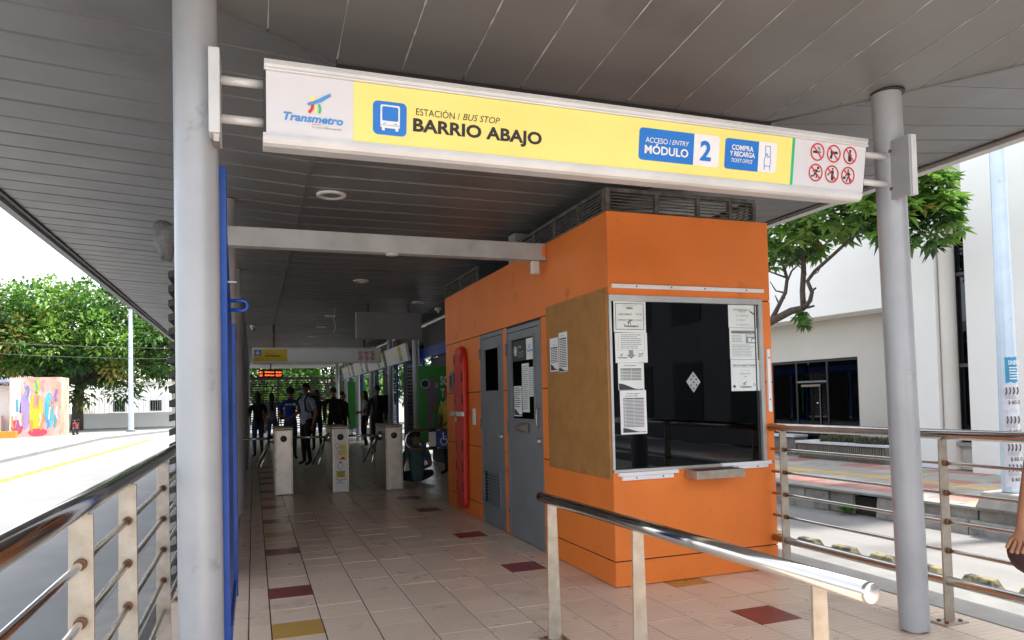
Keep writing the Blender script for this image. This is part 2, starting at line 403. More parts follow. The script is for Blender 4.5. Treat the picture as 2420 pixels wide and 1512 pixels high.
x = FX0-8*.305
while x < ER:
    x0, x1 = max(x+gp/2, EL), min(x+.305-gp/2, ER)
    if x1 > x0:
        pf = clip_poly([(x0, YF), (x1, YF), (x1, FY), (x0, FY)], lambda p: min(hipL(p[0]), FY)-p[1]-.006)
        pf = clip_poly(pf, lambda p: min(hipR(p[0]), FY)-p[1]-.006)
        if len(pf) > 2: strip('soffit_panel', pf, lambda xx, yy: zfr(yy))
        # crumbling sealant line along the joint
        q = MB(); ys = FY if FX0 < x < FX1 else min(hipL(x), hipR(x)); yy = YF+.1; row = []
        while yy < ys-.02:
            w_ = random.choice((.0012, .0016, .0028, .0042)); row.append((yy, w_)); yy += random.uniform(.02, .07)
        if len(row) > 2 and x > EL:
            vs = [p for yv, w_ in row for p in ((x-w_, yv, zfr(yv)-.0015), (x+w_, yv, zfr(yv)-.0015))]
            q.add(vs, [(2*k, 2*k+1, 2*k+3, 2*k+2) for k in range(len(row)-1)]); q.obj('sealant', M_SEAM, can, fixn=False)
    x += .305
# hip trims, fold trims
for (x0, y0, z0, x1, y1, z1) in ((FX0, FY, ZC, EL, hipL(EL), zwl(EL)), (FX1, FY, ZC, ER, hipR(ER), zwr(ER))):
    d = Vector((x1-x0, y1-y0, z1-z0)); n_ = Vector((-d.y, d.x, 0)).normalized()*.011; a = Vector((x0, y0, z0-.006)); c_ = a+d
    q = MB(); up = Vector((0, 0, .012)); q.hexa([a-n_, c_-n_, c_+n_, a+n_, a-n_+up, c_-n_+up, c_+n_+up, a+n_+up]); q.obj('hip_trim', M_CEIL, can)
q = MB(); q.box(FX0-.012, FX0+.012, FY, YB, ZC-.007, ZC+.006); q.obj('fold_trim', M_CEIL, can)
q = MB(); q.box(FX1-.012, FX1+.012, FY, YB, ZC-.007, ZC+.006); q.obj('fold_trim', M_CEIL, can)
q = MB(); q.box(FX0, FX1, FY-.012, FY+.012, ZC-.011, ZC+.006); q.obj('fold_trim', M_GAP, can)
M_FAS = mat('fascia', (.55, .54, .53), .45, .2, (.48, .47, .46), 3)
for xa, sgn, za in ((EL, -1, zwl(EL)), (ER, 1, zwr(ER))):
    q = MB(); q.prism([(xa, YF, za-.03), (xa+sgn*.05, YF, za-.045), (xa+sgn*.11, YF, za+.05), (xa+sgn*.11, YF, za+.30), (xa, YF, za+.30)], (0, YB-YF, 0)); q.obj('fascia', M_FAS, can)
    q = MB(); q.box(min(xa-sgn*.07, xa-sgn*.045), max(xa-sgn*.07, xa-sgn*.045), YF, YB, za-.022, za+.015); q.obj('drip_edge', mat('drip_edge', (.10, .08, .07), .6), can)
q = MB(); q.box(EL, ER, YF-.04, YF, zfr(YF)-.02, zfr(YF)+.25); q.obj('fascia', M_FAS, can)

# ------------------------------------------------------------------ columns
def column(x, y, r=.079, lean=0, label=None, group=None, holes=True):
    t = thing('column', label, 'column', (x, y, 0), group)
    zt_ = (zwl(x) if x < 1 else zwr(x))+.03
    if y < FY: zt_ = max(zt_, zfr(y)+.03)
    q = MB(); q.lathe((0, 0, 0), [(r, .012), (r, .9), (r, 1.8), (r, zt_)], 32)
    if lean: q.v = [(a+lean*(c-.0), b_, c) for a, b_, c in q.v]
    q.v = [(a+x, b_+y, c) for a, b_, c in q.v]; q.obj('shaft', M_COLP, t)
    q = MB(); q.lathe((x, y, 0), [(0, .012), (r*.72, .012), (r*.72, 0)], 24); q.obj('foot_ring', M_BRUSH, t)
    q = MB(); xx = x+lean*zt_; q.lathe((xx, y, zt_-.0385), [(r*1.02, .004), (r*1.25, .004), (r*1.25, .014), (r*1.02, .014)], 28); q.obj('ceiling_cutout', M_BLACK, t)
    return t
column(LX, CY, .079, -.002, 'thick pale grey round column beside the blue gate, holding the wide station sign')
column(RX+.01, CY, .076, -.018, 'slightly leaning scuffed grey round column beside the street railing, holding the wide station sign')
for k in range(1, 10):
    column(LX, CY+3.045*k, .075, 0, 'grey round column in the row along the blue and slatted wall', 'columns along the left platform wall')
for k in range(2, 10):
    column(3.30, CY+3.045*k, .075, 0, 'grey round column in the row behind the orange booth', 'columns along the right platform wall')

# ------------------------------------------------------------------ station sign
sg = thing('station_sign', 'long white and yellow hanging sign reading BARRIO ABAJO between two columns', 'sign', (1.54, 2.86, 2.3))
tilt = Vector((0, -.05, .34)).normalized()
PS = Panel((0, 2.868, 2.30), (1, 0, 0), tilt)
def sv(z): return (z-2.30)*1.0108
def extr(prof, x0, x1, name, m, par, bev=0):  # prof in (h outward, v) of PS
    q = MB(); q.prism([PS.p(x0, v, h) for h, v in prof], (x1-x0, 0, 0)); return q.obj(name, m, par, bev)
extr([(-.12, .02), (-.006, .02), (-.006, .30), (-.12, .30)], .062, 3.024, 'housing', M_ALU, sg)
extr([(-.006, .045), (0, .045), (0, .277), (-.006, .277)], .058, 3.030, 'face_panel', mat('sign_white', (.66, .655, .69), .45, 0, (.62, .615, .65), 2), sg)
extr([(-.13, .277), (.012, .277), (.014, .283), (.006, .288), (.006, .300), (.012, .303), (.006, .318), (-.13, .318)], .052, 3.034, 'top_rail', M_ALU, sg)
extr([(-.13, -.004), (-.01, -.004), (.006, .006), (.014, .022), (.012, .036), (.006, .038), (.006, .045), (-.13, .045)], .046, 3.018, 'bottom_rail', M_ALU, sg)
for x0 in (.046, 3.026): extr([(-.12, .045), (-.002, .045), (-.002, .277), (-.12, .277)], x0+.003, x0+.008, 'end_cap', M_BLACK, sg)
fy = PS.flat('yellow_field', [rect(.387, sv(2.346), 2.552, sv(2.573))], M_PRYEL, sg)
PS.flat('green_stripe', [rect(2.5525, sv(2.346), 2.569, sv(2.573))], M_PRGREEN, sg)
PS.flat('bus_icon_tile', [rrect(.464, sv(2.381), .601, sv(2.511), .02)], M_PRBLUE, sg, .003)
PS.flat('bus_icon', [rrect(.494, sv(2.408), .573, sv(2.498), .008), rrect(.500, sv(2.398), .512, sv(2.408), .002), rrect(.555, sv(2.398), .567, sv(2.408), .002)], M_WHITE, sg, .0045)
PS.flat('bus_icon_window', [rrect(.501, sv(2.436), .566, sv(2.491), .006), rect(.495, sv(2.418), .572, sv(2.4195)), disc(.508, sv(2.425), .0022, 8), disc(.514, sv(2.425), .0022, 8), disc(.553, sv(2.425), .0022, 8), disc(.559, sv(2.425), .0022, 8)], M_PRBLUE, sg, .006)
text(PS, 'ESTACIÓN /', .640, sv(2.472), .826, sv(2.506), M_PRDARK, sg)
text(PS, 'BUS STOP', .840, sv(2.474), 1.003, sv(2.500), M_PRDARK, sg, 0, .25)
text(PS, 'BARRIO ABAJO', .628, sv(2.391), 1.199, sv(2.460), M_PRDARK, sg, .036, 0, 1.02)
M_LB = mat('print_light_blue', (.06, .28, .72), .5)
text(PS, 'Transmetro', .121, sv(2.398), .347, sv(2.429), M_LB, sg, .03, .25)
text(PS, 'Te une a Barranquilla', .226, sv(2.376), .341, sv(2.387), M_GREYINK, sg, 0, .25)
PS.flat('logo_underline', [rect(.228, sv(2.3915), .262, sv(2.393))], M_PRRED, sg, .003)
PS.flat('logo_underline', [rect(.262, sv(2.3915), .300, sv(2.393))], M_PRYEL, sg, .003)
PS.flat('logo_arm', [[(.209, sv(2.469)), (.214, sv(2.461)), (.262, sv(2.478)), (.303, sv(2.508)), (.297, sv(2.507)), (.299, sv(2.515)), (.290, sv(2.511)), (.250, sv(2.487))]], M_LB, sg, .0045)
PS.flat('logo_head', [disc(.229, sv(2.487), .011, 16)], M_PRYEL, sg, .003)
PS.flat('logo_leg', stroke([(.230, sv(2.468)), (.228, sv(2.450)), (.216, sv(2.434))], .011), M_PRRED, sg, .003)
PS.flat('logo_leg', stroke([(.240, sv(2.464)), (.243, sv(2.446)), (.239, sv(2.434))], .009), M_PRYEL, sg, .003)
PS.flat('logo_leg', stroke([(.254, sv(2.470)), (.259, sv(2.452)), (.255, sv(2.436))], .009), M_PRGREEN, sg, .003)
PS.flat('module_box', [rrect(1.681, sv(2.391), 1.977, sv(2.534), .018, (0, 1, 1, 0))], M_PRBLUE, sg, .003)
PS.flat('module_number_box', [rrect(1.977, sv(2.391), 2.121, sv(2.536), .018, (1, 0, 0, 1))], M_WHITE, sg, .003)
text(PS, 'ACCESO /', 1.714, sv(2.470), 1.849, sv(2.494), M_WHITE, sg, .004, 0, .95, .005)
text(PS, 'ENTRY', 1.856, sv(2.472), 1.950, sv(2.493), M_WHITE, sg, .004, .25, .95, .005)
text(PS, 'MÓDULO', 1.711, sv(2.420), 1.947, sv(2.468), M_WHITE, sg, .028, 0, 1, .005)
text(PS, '2', 2.012, sv(2.415), 2.074, sv(2.508), M_PRBLUE, sg, .03, 0, 1, .005)
PS.flat('ticket_box', [rrect(2.153, sv(2.391), 2.350, sv(2.534), .016, (0, 1, 1, 0))], M_PRBLUE, sg, .003)
PS.flat('ticket_icon_box', [rrect(2.350, sv(2.393), 2.459, sv(2.537), .016, (1, 0, 0, 1))], M_WHITE, sg, .003)
text(PS, 'COMPRA', 2.190, sv(2.482), 2.317, sv(2.507), M_WHITE, sg, .028, 0, 1, .005)
text(PS, 'Y RECARGA', 2.180, sv(2.453), 2.328, sv(2.477), M_WHITE, sg, .028, 0, .95, .005)
text(PS, 'TICKET OFFICE', 2.190, sv(2.425), 2.316, sv(2.443), M_WHITE, sg, .006, .25, .95, .005)
ic = [(2.388, 2.404), (2.388, 2.424), (2.384, 2.44), (2.387, 2.46), (2.394, 2.47), (2.398, 2.482), (2.404, 2.478), (2.404, 2.462), (2.418, 2.472), (2.424, 2.455), (2.422, 2.436), (2.420, 2.422), (2.420, 2.404)]
PS.flat('hand_icon', stroke([(a, sv(z)) for a, z in ic], .0028)+stroke([(2.388, sv(2.424)), (2.420, sv(2.422))], .0028)+stroke([(2.391, sv(2.470)), (2.388, sv(2.517)), (2.417, sv(2.518)), (2.421, sv(2.472))], .0028), M_PRBLUE, sg, .005)
def icon_polys(k):
    if k == 0: return [rect(-.028, -.006, .010, .005), rect(.013, -.006, .016, .005), rect(.019, -.006, .022, .005)]+stroke([(.005, .010), (.008, .018), (-.002, .026)], .003)+stroke([(.014, .009), (.016, .016), (.006, .024)], .003)
    if k == 1: return [[(-.024, .012), (.024, .012), (.026, .0), (.004, -.001), (-.006, -.004), (-.010, -.026), (-.024, -.024), (-.017, .0)]]
    if k == 2: return [rrect(-.010, -.030, .011, .006, .003), rect(-.004, .006, .005, .020), rect(-.006, .020, .007, .028)]
    if k == 3: return [disc(.014, .024, .007, 12)]+stroke([(.008, .014), (-.004, -.004)], .012)+stroke([(-.004, -.004), (.010, -.012), (.004, -.026)], .007)+stroke([(-.004, -.004), (-.012, -.018), (-.028, -.018)], .007)+stroke([(.008, .013), (.018, .004), (.028, .012)], .005)+stroke([(.006, .014), (-.012, .012), (-.018, .002)], .005)
    if k == 4: return [disc(.004, .026, .006, 12)]+stroke([(.004, .018), (.004, -.006)], .016)+stroke([(0, -.006), (0, -.032)], .007)+stroke([(.009, -.006), (.009, -.032)], .007)+stroke([(-.004, .014), (-.014, .004), (-.022, .0)], .005)+[disc(-.024, -.004, .005, 10)]
    return [disc(.0, .026, .006, 12)]+stroke([(.002, .018), (.006, -.006)], .014)+stroke([(.006, -.006), (.014, -.018), (.016, -.032)], .007)+stroke([(.004, -.006), (-.004, -.02), (-.006, -.032)], .007)+stroke([(0, .014), (-.012, .002), (-.018, -.004)], .005)+stroke([(.004, .014), (.018, .004)], .005)+[rect(-.030, -.018, -.014, -.006)]
for k, (cu_, cz) in enumerate(((2.713, 2.5195), (2.818, 2.520), (2.925, 2.521), (2.710, 2.418), (2.815, 2.419), (2.921, 2.420))):
    cv = sv(cz)
    PS.flat('prohibition_symbol', [[(cu_+a, cv+d) for a, d in pts] for pts in icon_polys(k)], M_PRDARK, sg, .002)
    s_ = .707*.037
    PS.flat('prohibition_ring', ring(cu_, cv, .0375, .0445)+stroke([(cu_-s_, cv+s_), (cu_+s_, cv-s_)], .007), M_PRRED, sg, .0032)
# brackets to both columns
for x0, x1, zc in ((LX+.068, .055, 2.47), (3.02, RX-.085, 2.49)):
    t = tag(thing('sign_bracket', None, None, ((x0+x1)/2, CY, zc)), ('white bracket with two rods between wide sign and column beside the gate' if x0 < 1 else 'grey bolted bracket with two rods between wide sign and leaning column'), 'bracket')
    for dz in (.075, -.075):
        q = MB(); q.tube((x0, 2.90, zc+dz), (x1, 2.90, zc+dz), .017, n=14); q.obj('rod', M_ALU, t)
    if x0 < 1:
        q = MB(); q.box(x0-.022, x0+.018, 2.80, 2.98, zc-.165, zc+.155); q.obj('plate', M_ALU, t, .004)
        q = MB(); q.box(x0-.006, x0+.014, 2.81, 2.90, zc-.195, zc-.166); q.obj('stop', M_BRUSH, t)
    else:
        q = MB(); q.box(x1-.004, x1+.010, 2.76, 2.97, zc-.165, zc+.155); q.obj('plate', M_COLP, t, .002)
        q = MB(); q.box(x1+.0105, x1+.045, 2.755, 2.79, zc-.165, zc+.155); q.obj('flange', M_ALU, t, .002)
        for dz in (.10, .045, -.05, -.105):
            q = MB(); q.lathe((x1-.004, 2.875 if dz*dz > .006 else 2.93, zc+dz), [(0, -.008), (.009, -.006), (.009, 0)], 8, 'x'); q.obj('bolt', M_IRON, t)

# ------------------------------------------------------------------ ticket booth
BX0, BX1, BY0, BY1, BZ = 2.30, 3.655, 4.348, 8.76, 2.58
bo = thing('ticket_booth', 'orange panelled ticket booth with a dark service window under the canopy', 'booth', (2.98, 6.5, 0))
WZ0, WZ1, WX0, WX1 = .80, 1.985, 2.318, 3.565
# core shell (walls with the window opening left free)
q = MB(); t_ = .014
q.box(BX0+t_, BX0+.06, 4.80, BY1-t_, .002, BZ-.02); q.box(BX1-.06, BX1-.001, BY0+t_+.05, BY1-t_, .002, BZ-.02)
q.box(BX0+t_, BX1-.001, BY1-.06, BY1-t_, .002, BZ-.02); q.box(BX0+t_, BX1-.001, BY0+t_, BY0+.06, .002, WZ0-.02)
q.box(BX0+t_, BX1-.001, BY0+t_, BY0+.06, WZ1+.02, BZ-.02); q.box(WX1+.02, BX1-.001, BY0+t_, BY0+.06, WZ0-.02, WZ1+.02)
q.box(BX0+t_, BX0+.06, BY0+.06, 4.80, .002, BZ-.02); q.box(BX0+t_, BX1-.001, BY0+t_, BY1-t_, BZ-.02, BZ-.012)
q.obj('core_wall', M_GAP, bo, fixn=False)
q = MB(); q.box(BX0+.06, BX1-.06, 4.99, 5.0, .01, 2.5); q.obj('inner_partition', mat('booth_interior', (.03, .032, .04), .8), bo)
q = MB(); q.box(BX0+.06, BX1-.06, BY0+.10, 4.99, .70, .74); q.obj('counter', mat('booth_counter', (.05, .045, .045), .5), bo)
def fp(x0, x1, z0, z1, th_=t_):   # front panel
    q = MB(); q.box(x0, x1, BY0, BY0+th_-.001, z0, z1); return q.obj('panel', M_ORANGE, bo, .0025)
def sp(y0, y1, z0, z1):           # side panel
    q = MB(); q.box(BX0, BX0+t_-.001, y0, y1, z0, z1); return q.obj('panel', M_ORANGE, bo, .0025)
G = .004
fp(BX0, BX1, 1.986+G, BZ); fp(BX0+.0, BX1, .173+G, .785-G); fp(BX0, BX1, .004, .173-G)
fp(WX1+.012, BX1, 1.38+G, 1.986-G); fp(WX1+.012, BX1, .785+G, 1.38-G)
SY0 = BY0+t_+.0015
sp(SY0, BY1, 1.986+G, BZ)
D1, D2 = (6.575, 7.305), (5.590, 6.462)
for z0, z1 in ((.004, .173-G), (.173+G, .785-G), (.785+G, 1.38-G), (1.38+G, 1.986-G)):
    sp(7.305+G, 8.10-G, z0, z1) if z0 > 1.3 else sp(7.305+G, BY1, z0, z1)
    if z0 > 1.3: sp(8.10, BY1, z0, z1)
    sp(6.462+G, 6.575-G, z0, z1); sp(SY0, 5.590-G, z0, z1)
# rear face panels
for z0, z1 in ((.004, .78), (.79, 1.98), (1.99, BZ)):
    q = MB(); q.box(BX0+.02, BX1, BY1+.0005, BY1+.012, z0, z1); q.obj('panel', M_ORANGE, bo)
# service window
fr = M_ALU; q = MB()
wd = mat('window_aluminium', (.60, .60, .59), .35, .6, (.5, .5, .49), 6)
q.box(BX0-.002, WX1+.010, BY0-.012, BY0+.03, WZ1-.028, WZ1+.012); q.box(WX1-.022, WX1+.010, BY0-.0115, BY0+.03, WZ0-.003, WZ1-.0285)
q.box(BX0+.004, WX1+.010, BY0-.013, BY0+.03, WZ0-.022, WZ0-.0035); q.box(BX0+.001, BX0+.019, BY0+.001, BY0+.03, WZ0-.003, WZ1-.0285)
wf = q.obj('service_window', wd, bo, fixn=False)
q = MB(); q.box(BX0+.02, WX1-.0225, BY0+.012, BY0+.018, WZ0-.003, WZ1-.0285); q.obj('pane', M_DGLASS, wf, fixn=False)
q = MB(); q.box(WX1-.05, WX1-.044, BY0+.004, BY0+.012, WZ0, WZ1-.03); q.obj('rubber_seal', M_BLACK, wf)
PW = Panel((2.30, BY0+.0115, .785), (1, 0, 0), (0, 0, 1))     # outer side of the pane, u = X-2.30, v = z-.785
q = MB(); q.prism([PW.p(u, v, .001) for u, v in ((.60, .715-.05), (.655, .715-.145+.03), (.60-.01, .715-.235+.05), (.545, .715-.14+.03))], PW.n*.006)
# speak-through plate
q = MB(); c_ = (.665, .605); q.prism([PW.p(c_[0]+u, c_[1]+v, .001) for u, v in ((0, .073), (.058, 0), (0, -.075), (-.058, .003))], PW.n*.006)
spk = q.obj('speak_plate', mat('clear_acrylic', (.42, .47, .48), .15), wf)
PW.flat('speak_holes', [disc(c_[0]+u, c_[1]+v, .007, 10) for u, v in ((0, .042), (.022, .018), (-.022, .018), (0, -.003), (.024, -.022), (-.022, -.024), (0, -.047))], M_BLACK, wf, .008)
# papers on the window
def lines(P, u0, v0, u1, v1, n, m, par, w=.45, ragged=.3, cut=None):
    polys = []; dv = (v1-v0)/n
    for i in range(n):
        vb = v1-(i+1)*dv+dv*(1-w)/2; ue = u1-(u1-u0)*ragged*random.random(); u = u0
        while u < ue:
            L = random.uniform(.008, .028); e = min(u+L, ue); polys.append(rect(u, vb, e, vb+dv*w)); u = e+.004
    return P.flat('print', polys, m, par, .0028)
def table(P, u0, v0, u1, v1, n, m, par, colsx=(.0, .09, .42, .62, .76, .88, 1)):
    polys = []; dv = (v1-v0)/n
    for i in range(n):
        vb = v1-(i+1)*dv
        for a, c in zip(colsx, colsx[1:]):
            polys.append(rect(u0+(u1-u0)*a+.0012, vb+dv*.22, u0+(u1-u0)*c-.0012, vb+dv*(.66 if i else 1)))
    return P.flat('print', polys, m, par, .0028)
def paper(P, u0, v0, u1, v1, label, group=None, rot=0, m=None, name='notice', cat='notice'):
    c = P.p((u0+u1)/2, v0, .001); t = thing(name, label, cat, c, group)
    q = MB(); r_ = rot; nx, nz = 6, 7; grid = []; cu_, cv = (u0+u1)/2, (v0+v1)/2
    for j in range(nz+1):
        for i in range(nx+1):
            u = u0+(u1-u0)*i/nx; v = v0+(v1-v0)*j/nz
            grid.append(P.p(cu_+(u-cu_)-(v-cv)*r_, v+(u-cu_)*r_, .0008+random.uniform(0, .0012)))
    q.add(grid, [(j*(nx+1)+i, j*(nx+1)+i+1, (j+1)*(nx+1)+i+1, (j+1)*(nx+1)+i) for j in range(nz) for i in range(nx)], True)
    q.obj('sheet', m or M_PAPER, t, fixn=False); return t
def xz(x, z): return x-2.30, z-.785
def wave(P, u0, v0, u1, hgt, m, par, flip=False):
    n = 10; top = [(u0+(u1-u0)*i/n, v0+hgt*(.55+.45*math.cos(math.pi*(i/n if not flip else 1-i/n)*1.2))) for i in range(n+1)]
    P.flat('print', [[(top[i][0], v0), (top[i+1][0], v0), top[i+1], top[i]] for i in range(n)], m, par, .0026)
def logo(P, u0, v0, w, m, par, h=.003):      # little running figure over the word
    k = w/.16
    P.flat('print', stroke([(u0+.045*k, v0+.045*k), (u0+.09*k, v0+.07*k)], .010*k)+stroke([(u0+.058*k, v0+.045*k), (u0+.05*k, v0+.026*k)], .008*k)+stroke([(u0+.072*k, v0+.045*k), (u0+.076*k, v0+.028*k)], .008*k), m, par, h)
    text(P, 'Transmetro', u0, v0, u0+w, v0+.024*k, m, par, .03, .25, 1, h)
u0, u1 = .040, .292
t = paper(PW, u0, .955, u1, 1.172, 'fare notice headed TARIFA in a black box, top left of the dark booth window', rot=-.01)
PW.flat('print', [rect(.055, .975, .275, .9785), rect(.055, 1.155, .275, 1.1585), rect(.053, .975, .0565, 1.1585), rect(.272, .975, .2755, 1.1585)], M_INK, t, .0026)
text(PW, 'A partir del lunes 2 de febrero de 2017', .10, 1.141, .23, 1.147, M_INK, t)
text(PW, 'TARIFA', .135, 1.117, .19, 1.133, M_INK, t, .025)
text(PW, 'LUNES A SÁBADO:', .073, 1.075, .185, 1.091, M_INK, t); text(PW, '$2,500', .215, 1.077, .258, 1.088, M_INK, t)
text(PW, 'DOMINGO Y FESTIVOS:', .073, 1.036, .205, 1.047, M_INK, t); text(PW, '$2,600', .215, 1.036, .258, 1.047, M_INK, t)
logo(PW, .115, .992, .115, M_INK, t)
t = paper(PW, .045, .745, .298, .953, 'wrinkled notice with a grey arrow and faint text, stuck below the fare notice', rot=.008)
PW.flat('print', [rect(.07, .832, .275, .8335), rect(.07, .832, .0715, .94), rect(.2735, .832, .275, .94)], M_GREYINK, t, .0026)
lines(PW, .09, .84, .26, .945, 8, M_GREYINK, t, .38, .25)
PW.flat('print', [[(.15, .832), (.185, .832), (.185, .80), (.205, .80), (.167, .772), (.13, .80), (.15, .80)]], M_GREYINK, t, .0027)
logo(PW, .062, .775, .075, M_INK, t); text(PW, 'SIT', .222, .785, .268, .812, M_INK, t, 0, .3)
t = paper(PW, .062, .555, .265, .743, 'route timetable cut short above the longer timetable sheet on the dark window')
text(PW, 'HORARIO DE TRANSMETRO', .11, .722, .205, .728, M_INK, t, .02); table(PW, .08, .622, .245, .705, 8, M_INK, t, (0, .1, .52, 1)); wave(PW, .066, .557, .255, .045, M_INK, t)
t = paper(PW, .072, .250, .278, .553, 'long printed timetable with a black wave footer, lowest on the dark window', rot=.006, m=M_WHITE)
text(PW, 'HORARIO DE TRANSMETRO', .125, .527, .225, .533, M_INK, t, .02); lines(PW, .11, .508, .24, .520, 1, M_GREYINK, t); table(PW, .094, .298, .258, .500, 21, M_INK, t, (0, .1, .52, 1)); wave(PW, .090, .262, .265, .032, M_INK, t)
u0 = .998
t = paper(PW, .985, 1.000, 1.232, 1.168, 'notice of cancelled routes with a small black stamp, top right of the dark window')
text(PW, 'RUTAS SUSPENDIDAS DESDE EL 30', 1.03, 1.128, 1.18, 1.137, M_INK, t, .01); text(PW, 'ABRIL DE 2017', 1.075, 1.115, 1.14, 1.123, M_INK, t, .01)
for i, s_ in enumerate(('A 6 1  CORDIALIDAD', 'A 7 5  BOSTON', 'A 8 2  URB. LA PLAYA')): text(PW, s_, 1.05, 1.083-.033*i, 1.05+(.115, .085, .12)[i], 1.095-.033*i, M_GREYINK, t)
PW.flat('print', [[(1.175, 1.118), (1.215, 1.096), (1.219, 1.104), (1.180, 1.127)]], M_INK, t, .0028)
t = paper(PW, .990, .765, 1.237, .998, 'notice with small grey photograph and black headline bar on the dark window')
PW.flat('print', [rect(1.008, .958, 1.222, .978)], M_INK, t, .0026); text(PW, 'TARJETAS SIN USO SERAN BLOQUEADAS', 1.012, .963, 1.218, .973, M_PAPER, t, .02, h=.0036)
lines(PW, 1.012, .892, 1.125, .948, 5, M_GREYINK, t, .35); lines(PW, 1.012, .785, 1.215, .878, 8, M_GREYINK, t, .3)
PW.flat('print', [rect(1.133, .885, 1.222, .950)], M_GREYINK, t, .0026); PW.flat('print', [rect(1.155, .895, 1.18, .925), rect(1.185, .893, 1.215, .915), rect(1.14, .935, 1.21, .945)], M_PAPER, t, .0034)
t = paper(PW, .993, .533, 1.243, .763, 'card price notice headed Valor de la tarjeta, lowest on the right of the dark window')
text(PW, 'Valor de la tarjeta Transmetro', 1.01, .712, 1.222, .731, M_INK, t, .008); PW.flat('print', [rect(1.01, .7085, 1.222, .710)], M_INK, t, .0027)
text(PW, 'A partir del Domingo', 1.08, .680, 1.16, .686, M_GREYINK, t); text(PW, '1 de Enero de 2017', 1.068, .655, 1.168, .665, M_INK, t); text(PW, '$4.000', 1.105, .632, 1.133, .640, M_INK, t)
logo(PW, 1.07, .556, .10, M_INK, t); PW.flat('print', [disc(1.02, .567, .011, 14)], M_INK, t, .0027); PW.flat('print', ring(1.198, .578, .006, .009, 12), M_INK, t, .0027)
# tray
q = MB(); q.box(2.862, 3.262, BY0-.155, BY0-.0135, .712, .770); ty = q.obj('cash_tray', M_BRUSH, bo, .002)
q = MB(); q.box(2.885, 3.24, BY0-.135, BY0-.02, .7705, .772); q.obj('tray_recess', M_BLACK, ty)
# white strips screwed around the window
def strip_f(x0, x1, z0, z1, y=.02, name='trim_strip', holes=(), tilt=0):
    q = MB(); q.box(x0, x1, BY0-y, BY0-.0005, z0, z1)
    if tilt: q.v = [(a, c, d+(a-x0)*tilt) for a, c, d in q.v]
    o = q.obj(name, M_WHITE, bo, .0015)
    for hx, hz in holes:
        q = MB(); q.lathe((hx, BY0-y-.0012, hz), [(0, 0), (.006, 0), (.006, .002)], 10, 'y'); q.obj('screw', M_IRON, o)
strip_f(2.320, 3.590, 2.045, 2.073, holes=((2.51, 2.06), (2.79, 2.06), (3.07, 2.06), (3.43, 2.06)))
strip_f(3.600, 3.628, 1.16, 1.625, holes=((3.614, 1.56), (3.614, 1.25)))
strip_f(2.330, 2.800, .752, .776, .03, tilt=.004); strip_f(2.36, 2.765, .722, .7515, .018, holes=((2.47, .737), (2.68, .737)))
strip_f(3.165, 3.60, .776, .800, .032); strip_f(3.265, 3.575, .752, .7755, .02, holes=((3.30, .764), (3.48, .764)))
# hardboard sheet over the old side window
q = MB(); q.box(BX0-.016, BX0-.0008, 4.362, 5.430, .735, 2.05); hb = q.obj('hardboard_sheet', M_MDF, bo, .002)
for yy, zz in ((4.40, 2.02), (4.9, 2.03), (5.38, 2.02), (4.40, .76), (4.75, .755), (5.1, .755), (5.38, .765), (5.40, 1.4), (4.38, 1.4)):
    q = MB(); q.lathe((BX0-.017, yy, zz), [(0, -.001), (.006, -.001), (.006, .001)], 8, 'x'); q.obj('nail', M_IRON, hb)
PB = Panel((BX0-.0165, 5.43, .735), (0, -1, 0), (0, 0, 1))
t = paper(PB, .075, .775, .245, 1.045, 'short printed timetable on the hardboard, with a wave footer and a blank top', rot=0, m=M_WHITE)
table(PB, .095, .845, .23, .97, 9, M_INK, t, (0, .3, 1)); wave(PB, .09, .785, .235, .05, M_INK, t); text(PB, 'HORARIO', .13, .985, .19, .992, M_INK, t)
t = paper(PB, .255, .765, .420, 1.075, 'full printed timetable on the hardboard, beside the short one', rot=0, m=M_WHITE)
table(PB, .27, .80, .405, 1.03, 17, M_INK, t, (0, .25, 1)); wave(PB, .26, .77, .415, .03, M_INK, t); text(PB, 'HORARIO', .30, 1.045, .37, 1.052, M_INK, t)
# scuffs, drips and chipped paint on the panels and columns
def scuffs(name, P, n, u0, u1, v0, v1, m, par, L=(.006, .05), W=(.0008, .003), tilt=.9, h=.0006):
    polys = []
    for i in range(n):
        u, v = random.uniform(u0, u1), v0+(v1-v0)*random.random()**1.7; a = random.gauss(1.2, tilt); l_ = random.uniform(*L); w_ = random.uniform(*W); k = 5
        c, d = math.cos(a), math.sin(a); up_ = [(l_*j/k, w_*random.uniform(.3, 1)) for j in range(k+1)]; lo_ = [(x_, -y_*random.uniform(.2, .9)) for x_, y_ in reversed(up_)]
        polys.append([(u+x_*c-y_*d, v+x_*d+y_*c) for x_, y_ in up_+lo_])
    o = P.flat(name, polys, m, par, h); tag(o, kind='stuff'); return o
M_SCUFF = mat('scuff', (.50, .125, .03), .8, 0, (.34, .10, .04), 40); M_PALE = mat('pale_chip', (.78, .42, .22), .7)
PFt = Panel((BX0, BY0, 0), (1, 0, 0), (0, 0, 1)); PSd = Panel((BX0, 8.7, 0), (0, -1, 0), (0, 0, 1))
scuffs('scuff_marks', PFt, 22, .05, 1.32, .02, .66, M_SCUFF, bo); scuffs('scuff_marks', PFt, 9, .05, 1.32, .03, .70, M_PALE, bo, (.006, .03)); scuffs('scuff_marks', PFt, 5, .1, 1.3, 2.1, 2.55, M_SCUFF, bo, (.005, .03), (.001, .003))
scuffs('scuff_marks', PSd, 12, 3.32, 4.30, .02, .68, M_SCUFF, bo); scuffs('scuff_marks', PSd, 12, .1, 1.3, .02, 1.0, M_SCUFF, bo); scuffs('scuff_marks', PSd, 6, .2, 4.2, 2.1, 2.55, M_SCUFF, bo, (.01, .06), (.001, .004), .3)
